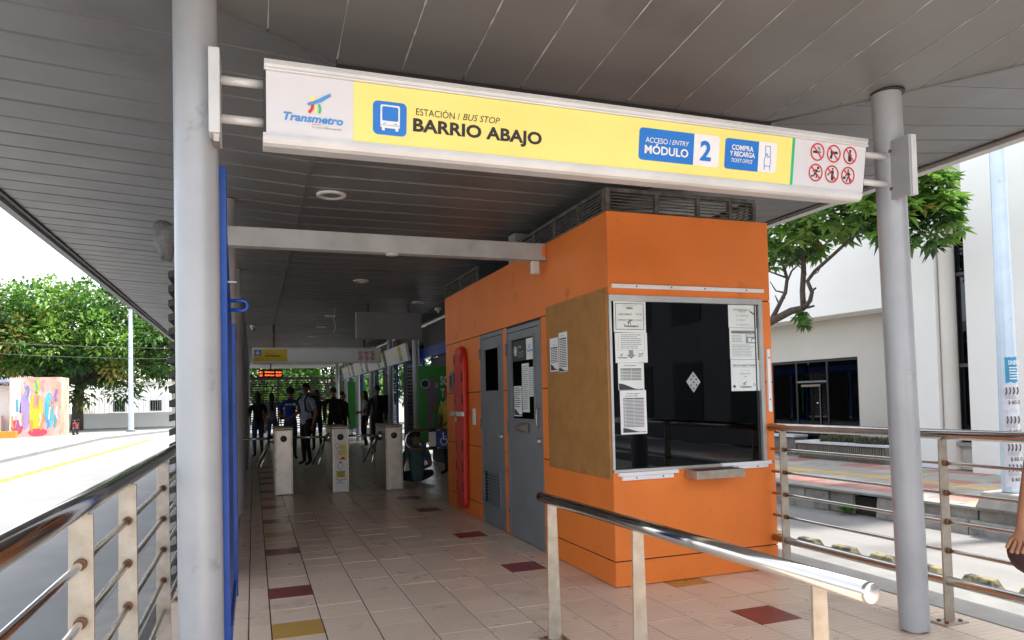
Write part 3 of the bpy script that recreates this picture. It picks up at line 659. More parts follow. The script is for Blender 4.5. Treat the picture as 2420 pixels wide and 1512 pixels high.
# doors
def door(y0, y1, zt_, win, louvre):
    q = MB(); x = BX0
    q.box(x-.004, x+.04, y0-.0035, y0+.035, .004, zt_); q.box(x-.004, x+.04, y1-.035, y1+.0035, .004, zt_); q.box(x-.004, x+.04, y0+.035, y1-.035, zt_-.04, zt_)
    d = q.obj('door', M_DOOR, bo, fixn=False)
    wy0, wy1, wz0, wz1 = win; a, c = y0+.041, y1-.041
    q = MB(); q.box(x+.002, x+.035, a, wy0, .010, zt_-.046); q.box(x+.002, x+.035, wy1, c, .010, zt_-.046)
    if louvre:
        l0, l1, m0, m1 = louvre
        q.box(x+.002, x+.035, wy0, wy1, wz1, zt_-.046); q.box(x+.002, x+.035, wy0, wy1, m1, wz0); q.box(x+.002, x+.035, wy0, wy1, .010, m0)
        q.box(x+.002, x+.035, wy0, l0, m0, m1); q.box(x+.002, x+.035, l1, wy1, m0, m1)
    else:
        q.box(x+.002, x+.035, wy0, wy1, wz1, zt_-.046); q.box(x+.002, x+.035, wy0, wy1, .010, wz0)
    q.obj('leaf', M_DOOR, d, fixn=False)
    q = MB(); e = .022
    for yy0, yy1, z0, z1 in ((wy0-e, wy1+e, wz1, wz1+e), (wy0-e, wy1+e, wz0-e, wz0), (wy0-e, wy0, wz0, wz1), (wy1, wy1+e, wz0, wz1)): q.box(x-.010, x+.0015, yy0, yy1, z0, z1)
    q.obj('window_frame', M_DOOR, d, fixn=False)
    q = MB(); q.box(x+.014, x+.018, wy0, wy1, wz0, wz1); q.obj('pane', M_DGL2, d)
    if louvre:
        n = 10
        for i in range(n):
            z = m0+(m1-m0)*(i+.2)/n; dz = (m1-m0)/n
            q = MB(); q.hexa([(x-.006, l0, z), (x-.006, l1, z), (x-.003, l1, z), (x-.003, l0, z), (x+.028, l0, z+dz*1.1), (x+.028, l1, z+dz*1.1), (x+.031, l1, z+dz*1.1), (x+.031, l0, z+dz*1.1)]); q.obj('louvre_blade', M_DOOR, d)
        q = MB()
        for yy0, yy1, z0, z1 in ((l0-.02, l1+.02, m1, m1+.02), (l0-.02, l1+.02, m0-.02, m0), (l0-.02, l0, m0, m1), (l1, l1+.02, m0, m1)): q.box(x-.008, x+.0015, yy0, yy1, z0, z1)
        q.obj('louvre_frame', M_DOOR, d, fixn=False)
    for z in (zt_-.25, zt_*.5, .22):
        q = MB(); q.tube((x-.012, y1-.012, z), (x-.012, y1-.012, z+.11), .009, n=8); q.obj('hinge', M_DOOR, d)
    return d
M_DGL2 = glass('door_glass', (.12, .14, .14))
d1 = door(6.575, 7.305, 1.978, (6.70, 7.175, 1.385, 1.815), (6.735, 7.235, .215, .545))
d2 = door(5.590, 6.462, 1.965, (5.755, 6.335, 1.115, 1.845), None)
for d, yy in ((d1, 6.645), (d2, 5.66)):
    q = MB(); q.lathe((BX0-.03, yy, .93), [(0, 0), (.018, 0), (.027, .006), (.027, .032)], 16, 'x'); q.obj('lock_knob', M_BRUSH, d)
q = MB(); q.path([(BX0-.003, 5.655, 1.05), (BX0-.03, 5.655, 1.06), (BX0-.03, 5.655, 1.20), (BX0-.003, 5.655, 1.21)], .008, 8); q.obj('pull_handle', M_BRUSH, d2)
q = MB(); q.prism([(BX0-.0105, 6.10, 1.075), (BX0-.10, 6.08, 1.045), (BX0-.10, 6.08, 1.035), (BX0-.0105, 6.10, .99)], (0, -.20, 0)); q.obj('coin_tray', M_BRUSH, d2)
PD = Panel((BX0+.0135, 6.335, 1.115), (0, -1, 0), (0, 0, 1))
t = paper(PD, .02, .53, .36, .72, 'dark green poster with a white oval, inside the top of the wide door window', m=mat('poster_dark', (.035, .05, .03), .6), name='poster', cat='poster')
PD.flat('print', ring(.09, .625, .035, .045, 20)+[[(.09+.02*math.cos(a*.5), .625+.03*math.sin(a*.5)) for a in range(12)]], M_PAPER, t, .0028); text(PD, 'Ruta', .17, .65, .24, .675, M_PAPER, t); lines(PD, .16, .56, .33, .62, 3, M_GREYINK, t)
t = paper(PD, .365, .53, .555, .72, 'pale poster with a transit logo, inside the top of the wide door window', name='poster', cat='poster'); logo(PD, .385, .60, .15, M_PRBLUE, t)
t = paper(PD, .24, .06, .42, .50, 'tall printed list taped inside the wide door window'); lines(PD, .25, .08, .41, .48, 22, M_GREYINK, t, .4)
t = paper(PD, .425, .20, .56, .46, 'smaller sheet taped at the lock side of the wide door window'); lines(PD, .435, .21, .55, .45, 12, M_GREYINK, t, .4)
t = paper(PD, .02, .02, .225, .30, 'low sheet with a black footer taped inside the wide door window'); lines(PD, .03, .10, .21, .29, 10, M_INK, t, .4); wave(PD, .03, .03, .22, .06, M_INK, t)
# intercom box at the far end
q = MB(); q.box(BX0-.03, BX0-.0005, 8.36, 8.50, 1.40, 1.64); ib = q.obj('wall_box', M_DOOR, bo, .003)
q = MB(); q.box(BX0-.033, BX0-.0302, 8.38, 8.48, 1.44, 1.60); q.obj('screen', mat('bluish_screen', (.06, .08, .12), .2), ib)
q = MB(); q.box(BX0-.012, BX0-.0005, 7.52, 7.61, 1.02, 1.20); q.obj('switch_plate', M_WHITE, bo, .002)
# roof vents
def cage(x0, x1, y0, y1, axis, n, posts):
    t = MB(); e = .030; za, zb = BZ+.001, 2.752
    out = thing('vent_grille', None, None, ((x0+x1)/2, (y0+y1)/2, BZ))
    if axis == 'x':
        t.box(x0, x1, y0, y0+e, zb-.026, zb); t.box(x0, x1, y0, y0+e, za, za+.018)
        for p in posts: t.box(p, p+e, y0+.0005, y0+e+.0005, za+.018, zb-.026)
    else:
        t.box(x0, x0+e, y0, y1, zb-.026, zb); t.box(x0, x0+e, y0, y1, za, za+.018)
        for p in posts: t.box(x0+.0005, x0+e+.0005, p, p+e, za+.018, zb-.026)
    t.obj('frame', M_IRON, out, fixn=False)
    for i in range(n):
        z = za+.030+(zb-za-.06)*(i+.5)/n; q = MB(); k = 14
        if axis == 'x': pts = [(x0+(x1-x0)*j/k, y0+.012, z+random.uniform(-.002, .002)) for j in range(k+1)]
        else: pts = [(x0+.012, y0+(y1-y0)*j/k, z+random.uniform(-.002, .002)) for j in range(k+1)]
        q.path(pts, .0055, 5); q.obj('bar', M_IRON, out)
    return out
tag(cage(BX0+.012, 3.565, BY0+.02, BY0+.042, 'x', 5, (BX0+.012, 2.70, 3.05, 3.33, 3.543)), 'rusty barred vent grille on top of the booth front, above the dark window', 'vent grille')
tag(cage(BX0+.004, 0, BY0+.045, 6.10, 'y', 5, (BY0+.045, 4.8, 5.25, 5.7, 6.08)), 'dusty barred vent grille on top of the booth side, above the hardboard', 'vent grille')
tag(cage(BX0+.004, 0, 7.39, 8.77, 'y', 5, (7.39, 8.05, 8.748)), 'small barred vent grille on top of the booth above the red rescue board', 'vent grille')
tag(cage(3.545, 0, BY0+.045, 8.7, 'y', 5, (BY0+.045, 5.4, 6.5, 7.6, 8.68)), 'barred vent grille on top of the booth along the street side', 'vent grille')
q = MB(); q.box(2.33, 2.50, 6.25, 6.42, BZ+.001, 2.86); tag(q.obj('roof_post', M_COLP), 'short square grey post on the booth roof between two vent grilles', 'post')
# rescue board
rb = thing('rescue_board', 'bright red plastic spine board strapped upright to the orange booth wall', 'rescue board', (BX0-.05, 8.0, .06))
M_RED = mat('red_plastic', (.62, .022, .012), .35, 0, (.5, .015, .01), 4, .05, 30)
def board_outline(w=.205, h0=.06, h1=1.91):
    pts = []
    for yy, zz in ((-.11, h0), (.11, h0), (.16, h0+.05), (.165, h0+.5), (.20, h0+1.1), (.205, h0+1.55), (.18, h1-.12), (.12, h1-.02), (.07, h1), (-.07, h1), (-.12, h1-.02), (-.18, h1-.12), (-.205, h0+1.55), (-.20, h0+1.1), (-.165, h0+.5), (-.16, h0+.05)): pts.append((yy, zz))
    return pts
q = MB(); q.prism([(BX0-.012, 7.97+a, z) for a, z in board_outline()], (-.055, 0, 0)); q.obj('board', M_RED, rb, .016)
q = MB(); q.prism([(BX0-.066, 7.97+a*.62, .06+(z-.06)*.9+.09) for a, z in board_outline()], (-.008, 0, 0)); q.obj('raised_centre', M_RED, rb, .005)
for s_ in (-1, 1):
    for zz in (.25, .48, .72, 1.25, 1.5, 1.72):
        q = MB(); w_ = .155 if zz > 1 else .125; q.box(BX0-.0695, BX0-.0672, 7.97+s_*w_-.018, 7.97+s_*w_+.018, zz, zz+.11); q.obj('hand_slot', M_GAP, rb)
cl = thing('board_clamp', 'silver metal clamp bar with padlock across the red spine board', 'clamp', (BX0-.09, 7.97, 1.1))
q = MB(); q.box(BX0-.11, BX0-.078, 7.70, 8.22, 1.115, 1.165); q.obj('bar', M_ALU, cl, .003)
q = MB(); q.box(BX0-.16, BX0-.111, 7.93, 8.16, 1.145, 1.160); q.obj('hasp', M_BRUSH, cl)
q = MB(); q.box(BX0-.135, BX0-.112, 7.90, 7.95, 1.05, 1.11); q.path([(BX0-.123, 7.91, 1.105), (BX0-.123, 7.91, 1.14), (BX0-.123, 7.94, 1.14), (BX0-.123, 7.94, 1.105)], .004, 6); q.obj('padlock', mat('brass', (.45, .3, .1), .35, .9), cl)

# ------------------------------------------------------------------ cross beam
bmn = thing('cross_beam', 'horizontal pale grey metal beam from the slatted wall to the orange booth', 'beam', (1.0, 5.46, 2.5))
M_BEAM = mat('beam_paint', (.46, .46, .46), .55, .1, (.33, .33, .33), 4, .05, 60, 0, 0, ((.2, .2, .2), 5, .6))
q = MB(); q.box(-.50, 2.298, 5.42, 5.52, 2.44, 2.58); q.obj('box_section', M_BEAM, bmn, .006)
q = MB(); q.box(2.18, 2.25, 5.45, 5.50, 2.33, 2.4395); q.obj('sensor', M_ALU, bmn, .01)
q = MB(); q.box(2.262, 2.29, 5.4185, 5.4198, 2.47, 2.56); q.obj('orange_smear', M_ORANGE, bmn)
q = MB(); q.lathe((1.02, 5.46, 2.439), [(.05, 0), (.045, -.012), (0, -.014)], 14); q.obj('small_lamp', M_ALU, bmn)
# ragged wrap on its outer end
q = MB(); n = 16
for k in range(9):
    for j in range(n):
        a = 2*math.pi*j/n; r = .085*(1+.12*math.sin(3*a+k)+random.uniform(-.06, .06)); dz = -.10*max(0, -math.sin(a))*(1 if k > 1 else .4) if k < 6 else 0
        q.v.append((-.63+.02*k, 5.47+r*math.cos(a), 2.50+r*1.05*math.sin(a)+dz))
for k in range(8):
    for j in range(n): q.f.append([k*n+j, k*n+(j+1) % n, (k+1)*n+(j+1) % n, (k+1)*n+j]); q.sm.append(True); q.mi.append(0)
q.f.append(list(range(n))); q.sm.append(True); q.mi.append(0)
tag(q.obj('cloth_wrap', mat('grey_rag', (.13, .13, .13), .95, 0, (.22, .22, .22), 30, .8, 70)), 'ragged grey cloth wrapped around the outer end of the cross beam', 'cloth')

# ------------------------------------------------------------------ blue gate
gt = thing('folding_gate', 'tall blue steel gate folded back behind the thick round column', 'gate', (-.1, 3.4, .3))
q = MB(); q.box(-.128, -.094, 3.09, 3.15, .30, 2.27); q.obj('stile', M_BLUEP, gt, .003)
q = MB(); q.hexa([(-.118, 3.15, .32), (-.100, 3.15, .32), (-.100, 3.95, .32), (-.118, 3.95, .32), (-.118, 3.15, 2.2), (-.100, 3.15, 2.2), (-.100, 3.95, 1.72), (-.118, 3.95, 1.72)]); q.obj('leaf', M_BLUEP, gt)
q = MB(); q.box(-.120, -.082, 3.95, 4.01, .32, 1.72); q.box(-.0995, -.088, 3.16, 3.94, .34, .40); q.obj('frame', M_BLUEP, gt, .003, False)
q = MB(); q.path([(-.095, 3.12, 1.725), (-.04, 3.12, 1.728), (-.024, 3.12, 1.722), (-.018, 3.12, 1.708), (-.024, 3.12, 1.692), (-.04, 3.12, 1.686), (-.095, 3.12, 1.69)], .0075, 8); q.obj('hasp_loop', M_BLUEP, gt)
q = MB(); q.box(-.093, -.060, 3.115, 3.125, 1.80, 1.806); q.obj('latch_pin', M_BRUSH, gt)

# ------------------------------------------------------------------ railings
def post(par, x, y, z0, z1, w0=.062, w1=.052, th_=.012, m=M_BRUSH):
    q = MB(); q.hexa([(x-w0/2, y-th_/2, z0), (x+w0/2, y-th_/2, z0), (x+w0/2, y+th_/2, z0), (x-w0/2, y+th_/2, z0), (x-w1/2, y-th_/2, z1), (x+w1/2, y-th_/2, z1), (x+w1/2, y+th_/2, z1), (x-w1/2, y+th_/2, z1)])
    p = q.obj('post', m, par, .0015); return p
def foot(par, x, y, z=0.001, sx=.085, sy=.05):
    q = MB(); q.box(x-sx, x+sx, y-sy, y+sy, z, z+.008); f = q.obj('foot_plate', M_BRUSH, par, .001)
    for a, c in ((-.6, -.5), (.6, -.5), (-.6, .5), (.6, .5)):
        q = MB(); q.lathe((x+a*sx, y+c*sy, z+.008), [(.011, 0), (.011, .008), (.006, .011), (0, .012)], 6); q.obj('bolt', mat('rusty_bolt', (.16, .06, .025), .9), f)
def collar(par, p, d=(0, 1, 0)):
    d = Vector(d); p = Vector(p); q = MB(); q.tube(p-d*.010, p+d*.010, .0165, n=10); q.obj('weld_collar', mat('rust_stain', (.20, .10, .05), .8, .3), par)
# right railing
rr = thing('railing', 'stainless steel railing with thin bars along the street edge beside the orange booth', 'railing', (3.62, 2.5, 0))
def rx(y): return 3.612+(4.25-y)*.012
YS, YE = 4.335, -.9
q = MB(); q.tube((rx(YS), YS, 1.045), (rx(YE), YE, 1.05), .029, n=20); q.obj('handrail', M_STEEL, rr)
for zz in (.885, .72, .56, .40):
    q = MB(); q.tube((rx(YS), YS-.005, zz), (rx(YE), YE, zz), .0105, n=10); q.obj('bar', M_STEEL, rr)
q = MB(); q.tube((rx(YS), YS, .232), (rx(YE), YE, .232), .026, n=16); q.obj('bottom_rail', M_STEEL, rr)
for yy in (4.21, 2.945, 1.55, .2):
    post(rr, rx(yy), yy, .009, 1.018, .07, .058); foot(rr, rx(yy), yy)
    for zz in (.885, .72, .56, .40): collar(rr, (rx(yy), yy-.014, zz))
# left railing
lr = thing('railing', 'stainless steel railing with thin bars beside the blue gate, above the bus lane', 'railing', (-.45, 2.6, 0))
XL = -.452
q = MB(); q.tube((XL, 5.36, 1.035), (XL, -.9, 1.03), .031, n=20); q.obj('handrail', M_STEEL, lr)
for zz in (.87, .71, .55, .39, .23):
    q = MB(); q.tube((XL, 5.36, zz), (XL, -.9, zz), .0115, n=10); q.obj('bar', M_STEEL, lr)
for yy in (5.3, 4.18, 3.06, 2.28, 1.42, .3):
    post(lr, XL, yy, .009, 1.006, .072, .060); foot(lr, XL, yy, sx=.075)
    for zz in (.87, .71, .55, .39): collar(lr, (XL, yy-.014, zz))
# queue rail in front of the booth
qr = thing('queue_rail', 'single polished steel tube rail on flat tapered posts in front of the ticket window', 'railing', (1.56, 2.6, 0))
def qx(y): return 1.49+(3.66-y)*.035
q = MB(); q.tube((qx(3.68), 3.68, .752), (qx(1.50), 1.50, .752), .0285, n=28); hr = q.obj('handrail', M_STEEL, qr)
for yy, d in ((1.50, -1), (3.68, 1)):
    q = MB(); q.lathe((qx(yy), yy, .752), [(0, .0035*d), (.026, .0035*d), (.0288, .001*d), (.0288, -.012*d)], 28, 'y'); q.obj('end_cap', mat('cap_steel', (.7, .68, .67), .25, .9), hr)
for yy in (3.56, 2.70, 1.70): post(qr, qx(yy)+.012, yy, .009, .728, .075, .052, .012); foot(qr, qx(yy)+.012, yy, sx=.07, sy=.06)

# ------------------------------------------------------------------ turnstiles
def turnstile(x0, x1, y0, y1, label, sticker=False):
    t = thing('turnstile', label, 'turnstile', ((x0+x1)/2, y0, 0))
    q = MB(); q.box(x0, x1, y0, y1, .004, .925); q.obj('cabinet', M_BRUSH, t, .006)
    q = MB(); q.box(x0-.008, x1+.008, y0-.008, y1+.008, .926, .958); q.obj('lid', M_BRUSH, t, .012)
    q = MB(); q.box(x0+.028, x1-.028, y0-.005, y0-.0005, .02, .918); fpn = q.obj('front_plate', mat('turnstile_front', (.62, .56, .50), .36, .5, (.5, .44, .38), 7, .05, 80) if not sticker else M_WHITE, t, .002)
    cx = (x0+x1)/2
    q = MB(); q.lathe((cx, y0-.0055, .80), [(0, -.012), (.030, -.012), (.044, -.008), (.046, 0)], 20, 'y'); q.obj('reader', M_BLACK, t)
    q = MB(); q.lathe((cx, y0-.0178, .80), [(0, -.001), (.024, -.001), (.024, 0)], 16, 'y'); q.obj('reader_face', mat('reader_green', (.05, .09, .06), .3), t)
    hub = Vector((x0-.001, y0+.45, .80))
    q = MB(); q.lathe((x0-.0005, hub.y, .78), [(0, -.05), (.05, -.05), (.07, -.02), (.07, 0)], 16, 'x'); q.obj('hub', M_STEEL, t)
    for d in ((-1, 0, .02), (-.25, -.55, -.72), (-.32, .42, -.74)):
        d = Vector(d).normalized(); a = hub+Vector((-.045, 0, -.01)); q = MB(); q.tube(a, a+d*.50, .017, n=12); q.sphere(a+d*.50, .017, 10, 6); q.obj('arm', M_STEEL, t)
    if sticker:
        PT = Panel((x0+.035, y0-.0055, .02), (1, 0, 0), (0, 0, 1)); w = x1-x0-.07
        PT.flat('print', [rect(.06, .45, w, .68)], M_PRYEL, t, .001); lines(PT, .07, .52, w-.01, .66, 7, M_GREYINK, t, .4)
        PT.flat('print', [[(.07, .455), (w-.01, .455), (w-.05, .50)]], M_PRRED, t, .002)
        PT.flat('print', ring(.04, .66, .028, .032, 16)+stroke([(.02, .63), (.05, .58), (.03, .5), (.06, .46)], .005)+stroke([(.05, .58), (.075, .52)], .005), M_INK, t, .003)
        PT.flat('print', stroke([(.05, .40), (.10, .41), (.11, .36), (.09, .31), (.05, .33), (.05, .40)], .004)+[rect(.06, .41, .10, .425)], M_INK, t, .003)
        PT.flat('print', [rect(.02, .20, w-.02, .295)], mat('print_lime', (.55, .62, .08), .5), t, .001); PT.flat('print', [rect(.035, .20, w-.035, .232)], mat('print_orange', (.75, .28, .04), .5), t, .002)
        text(PT, 'Transmetro', .025, .268, w-.025, .288, M_INK, t, .03); lines(PT, .035, .238, w-.03, .262, 2, M_INK, t, .5)
        PT.flat('print', stroke([(0, .185), (.05, .165), (.10, .168), (w, .18)], .006), M_PRRED, t, .002); PT.flat('print', stroke([(0, .176), (.05, .157), (.10, .160), (w, .172)], .005), M_PRGREEN, t, .002)
        logo(PT, .02, .115, .12, M_GREYINK, t)
    return t
turnstile(.276, .526, 10.68, 11.5, 'brushed steel turnstile with a plain front, beside the tiled strip with red tiles')
turnstile(1.060, 1.297, 10.56, 11.42, 'steel turnstile whose front carries a colourful printed sticker', True)
turnstile(1.812, 2.064, 10.46, 11.34, 'plain steel turnstile nearest the wheelchair gate')
# wheelchair gate
wg = thing('wheelchair_gate', 'low U-shaped tube gate with a blue wheelchair sign between turnstile and booth', 'gate', (2.5, 10.2, 0))
pts = [(3.2, 10.2, .865)]+[(2.19+.135*math.cos(a), 10.2, .735+.13*math.sin(a)) for a in [math.pi/2+math.pi*i/12 for i in range(13)]]+[(3.2, 10.2, .605)]
q = MB(); q.path(pts, .018, 12); q.tube((3.2, 10.2, .002), (3.2, 10.2, 1.0), .03, n=14); q.obj('frame', M_STEEL, wg)
for zz in (.865, .605):
    q = MB(); q.tube((2.40, 10.2, zz), (2.51, 10.2, zz), .027, n=12); q.obj('sleeve', M_BLACK, wg)
q = MB(); q.box(2.40, 2.50, 10.19, 10.21, .63, .84); q.obj('clip_plate', M_ALU, wg)
q = MB(); q.box(2.505, 2.86, 10.188, 10.20, .625, .845); sgn = q.obj('sign_plate', mat('isa_blue', (.02, .07, .30), .5), wg)
PI_ = Panel((2.505, 10.1875, .625), (1, 0, 0), (0, 0, 1))
PI_.flat('wheelchair_symbol', [disc(.105, .188, .014, 14)]+stroke([(.105, .170), (.108, .105), (.155, .105), (.175, .045), (.195, .05)], .013)+stroke([(.108, .14), (.145, .14)], .010)+[p for i, p in enumerate(ring(.115, .075, .045, .056, 28)) if not 1 <= i <= 8], M_WHITE, sgn, .001)

# ------------------------------------------------------------------ ceiling fixtures
def downlight(x, y, r, label, group, missing=False):
    t = thing('ceiling_light', label, 'ceiling light', (x, y, ZC), group); z = ZC-.0005
    if not missing:
        q = MB(); q.lathe((x, y, z), [(r, 0), (r*.97, -.014), (r*.74, -.016), (r*.66, -.004)], 28); q.obj('trim_ring', M_ALU, t)
    q = MB(); q.lathe((x, y, z), [(r*.70, -.002), (r*.5, -.004), (0, -.005)], 24); q.obj('grille' if r > .1 else 'lens', mat('light_grille', (.16, .17, .16), .5) if r > .1 else M_WHITE, t)
downlight(.574, 5.50, .112, 'large round ceiling fitting with a dark grille, between the wide sign and the cross beam', None)
for yy in (9.34, 15.2, 17.5, 19.6): downlight(1.335, yy, .099, 'flat round pale ceiling light in the line above the turnstile aisle', 'downlights in a row')
downlight(1.36, 12.1, .12, 'dark round ceiling fitting with a dangling wire beside the grey hanging panel', None, True)
q = MB(); q.path([(1.30, 12.1, 2.878), (1.27, 12.1, 2.70), (1.30, 12.12, 2.55), (1.26, 12.1, 2.45)], .004, 5); tag(q.obj('loose_wire', M_ALU), 'thin loose wire dangling from the dark ceiling fitting', 'wire')
downlight(1.328, 13.26, .099, 'pale ceiling light just past the dark fitting with the loose wire', None)
downlight(2.516, 11.2, .115, 'round ceiling fitting with a dark grille above the grey hanging panel', None)
def dome(x, y, z, label):
    t = thing('security_camera', label, 'camera', (x, y, z))
    q = MB(); q.lathe((x, y, z), [(.055, 0), (.055, -.03), (.05, -.05)], 18); q.obj('housing', M_WHITE, t)
    q = MB(); q.sphere((x, y-.005, z-.055), .045, 14, 10); q.obj('dome', M_BLACK, t)
    q = MB(); q.tube((x, y, z-.045), (x-.02, y-.09, z-.075), .026, n=12); q.obj('visor', M_WHITE, t)
dome(.012, 15.4, zwl(.012), 'white dome camera on the soffit near the EXPRESOS sign')
dome(3.008, 11.93, zwr(3.008), 'white dome camera on the soffit beside the booth end')
gp_ = thing('hanging_panel', 'plain grey box hanging from the soffit beyond the booth', 'panel', (2.08, 11.5, 2.3))
q = MB(); q.box(1.55, 2.605, 11.45, 11.55, 2.305, 2.735); q.obj('box', mat('grey_panel', (.20, .205, .215), .5, 0, (.17, .175, .185), 2), gp_, .006)
for xx in (1.75, 2.4):
    q = MB(); q.tube((xx, 11.5, 2.73), (xx, 11.5, 2.879), .015, n=8); q.obj('hanger', M_IRON, gp_)
# second sign
es = thing('platform_sign', 'white hanging sign with a yellow EXPRESOS field across the aisle', 'sign', (1.27, 15, 2.12))
q = MB(); q.box(-.005, 2.54, 15.0, 15.12, 2.115, 2.43); q.obj('housing', M_ALU, es, .008)
PE = Panel((0, 14.9985, 2.115), (1, 0, 0), (0, 0, 1))
PE.flat('white_face', [rect(.005, .035, 2.53, .28)], M_WHITE, es, .001); PE.flat('yellow_field', [rect(.01, .037, .65, .278)], mat('deep_yellow', (.75, .52, .03), .5), es, .003); PE.flat('yellow_field', [rect(2.49, .037, 2.53, .278)], M_PRYEL, es, .003)
PE.flat('arrow_tile', [rrect(.03, .15, .16, .265, .015)], M_PRBLUE, es, .005); PE.flat('arrow', [rect(.085, .19, .105, .25), [(.055, .205), (.095, .165), (.135, .205), (.12, .218), (.095, .19), (.07, .218)]], M_WHITE, es, .007)
text(PE, 'EXPRESOS', .23, .125, .52, .165, M_PRDARK, es, .03, h=.006); text(PE, 'SERVICIOS', .23, .18, .40, .205, M_INK, es, h=.006)
for k in range(6):
    cu_, cv = 2.11+.125*(k % 3), .205 if k < 3 else .10
    PE.flat('prohibition_symbol', [[(cu_+a*1.25, cv+d*1.25) for a, d in pts] for pts in icon_polys(k)], M_PRDARK, es, .003); PE.flat('prohibition_ring', ring(cu_, cv, .043, .052)+stroke([(cu_-.03, cv+.03), (cu_+.03, cv-.03)], .008), M_PRRED, es, .005)
for xx in (.4, 2.2):
    q = MB(); q.tube((xx, 15.06, 2.43), (xx, 15.06, 2.879), .02, n=8); q.obj('hanger', M_IRON, es)
# led board
lb = thing('led_board', 'black LED board with red route text hanging under the soffit far inside', 'display', (.58, 26, 2.2))
q = MB(); q.box(.19, .97, 26, 26.12, 2.20, 2.50); q.obj('case', M_BLACK, lb); q = MB(); q.tube((.58, 26.06, 2.5), (.58, 26.06, 2.878), .02, n=8); q.obj('hanger', M_IRON, lb)
PL_ = Panel((.19, 25.999, 2.2), (1, 0, 0), (0, 0, 1)); M_LED = ems('led_red', (1, .10, .02), 1.2)
for i, (a, c, d) in enumerate((('R1', 'Ed.Parque', '5min'), ('S1', 'Ed.Parque', '12:17'))):
    v = .17-.11*i; text(PL_, a, .03, v, .11, v+.06, M_LED, lb, .02); text(PL_, c, .2, v, .5, v+.06, M_LED, lb, .02); text(PL_, d, .56, v, .74, v+.06, M_LED, lb, .02)
# wall signs along the right-hand columns
for k in range(4):
    y0 = CY+3.045*(4+k)+.2; t = thing('wall_sign', 'white slanted sign with yellow and green blocks high between right-hand columns', 'sign', (3.2, y0+1.3, 2.3), 'signs between the right columns')
    q = MB(); q.hexa([(3.18, y0, 2.18), (3.24, y0, 2.18), (3.24, y0+2.6, 2.18), (3.18, y0+2.6, 2.18), (3.10, y0, 2.56), (3.16, y0, 2.56), (3.16, y0+2.6, 2.56), (3.10, y0+2.6, 2.56)]); q.obj('panel', M_ALU, t, .006)
    PR = Panel((3.178, y0+2.6, 2.19), (0, -1, 0), (-.08, 0, .38)); PR.flat('yellow_block', [rect(1.7, .13, 2.05, .36)], mat('deep_yellow', (.75, .52, .03), .5), t, .002); PR.flat('green_block', [rect(1.7, .02, 2.05, .128)], M_PRGREEN, t, .002)
    text(PR, 'SALIDA', 1.74, .26, 2.0, .31, M_INK, t, h=.004)

# ------------------------------------------------------------------ side walls of slats
slat_me = {}
def slat_wall(x, y0, y1, z0, z1, pitch, label, group, m=M_DARKW, depth=.05, frame_m=M_BLUEP, skip=()):
    t = thing('slat_screen', label, 'screen', (x, (y0+y1)/2, z0), group); L = y1-y0
    q = MB(); q.box(x-.02, x+.02, y0, y0+.06, z0, z1); q.box(x-.02, x+.02, y1-.06, y1, z0, z1); q.box(x-.02, x+.02, y0+.06, y1-.06, z1-.05, z1); q.obj('frame', frame_m, t, fixn=False)
    key = (round(L, 3), m.name, depth)
    if key not in slat_me:
        s_ = MB(); s_.hexa([(-depth, 0, -.040), (depth, 0, -.005), (depth, L, -.005), (-depth, L, -.040), (-depth, 0, .006), (depth, 0, .048), (depth, L, .048), (-depth, L, .006)]); slat_me[key] = s_.mesh('slat', m)
    z = z0+.05
    while z < z1-.07:
        o = link('slat', slat_me[key], t); o.matrix_parent_inverse = t.matrix_basis.inverted(); o.location = (x, y0, z); z += pitch
for k in range(9):
    y0 = 5.56 if k == 0 else CY+3.045*(k+1)+.05
    slat_wall(-.50, y0, CY+3.045*(k+2)-.05, .06, 2.40, .102, 'dark slatted screen bay along the bus-lane side' if k else 'dark slatted screen bay starting at the cross beam, blades seen edge-on', 'slatted bays on the bus-lane side' if k else None, depth=.06, frame_m=M_IRON)
for k in range(5):
    y0 = CY+3.045*(3+k)+.10
    if k in (0,): continue
    slat_wall(3.55, y0+.9, y0+2.0, .06, 2.15, .085, 'narrow dark slatted screen with blue frame between right-hand columns', 'slatted bays on the street side', depth=.035)
# right wall: blue framed doors of dark glass and green poster boards
for k in range(2, 9):
    y0 = CY+3.045*k+.10
    if k > 2:
        t = thing('sliding_door', 'blue framed dark glass platform door between right-hand columns', 'door', (3.5, y0+.5, 0), 'platform doors on the street side')
        q = MB(); q.box(3.47, 3.52, y0, y0+.07, .004, 2.2); q.box(3.47, 3.52, y0+.78, y0+.85, .004, 2.2); q.box(3.47, 3.52, y0+.07, y0+.78, 2.13, 2.2); q.box(3.47, 3.52, y0+.07, y0+.78, .004, .10); q.obj('frame', M_BLUEP, t, fixn=False)
        q = MB(); q.box(3.488, 3.50, y0+.07, y0+.78, .10, 2.13); q.obj('pane', M_DGL2, t)
    t = thing('lintel_beam', 'dark blue lintel above the street-side doors', 'beam', (3.55, y0+1.4, 2.2), 'lintels over the street-side doors')
    q = MB(); q.box(3.45, 3.60, y0, y0+2.85, 2.205, 2.42); q.obj('girder', M_BLUEP, t); q = MB(); q.box(3.5, 3.56, y0, y0+2.85, 2.4205, 2.9); q.obj('upper_mesh', M_DARKW, t)
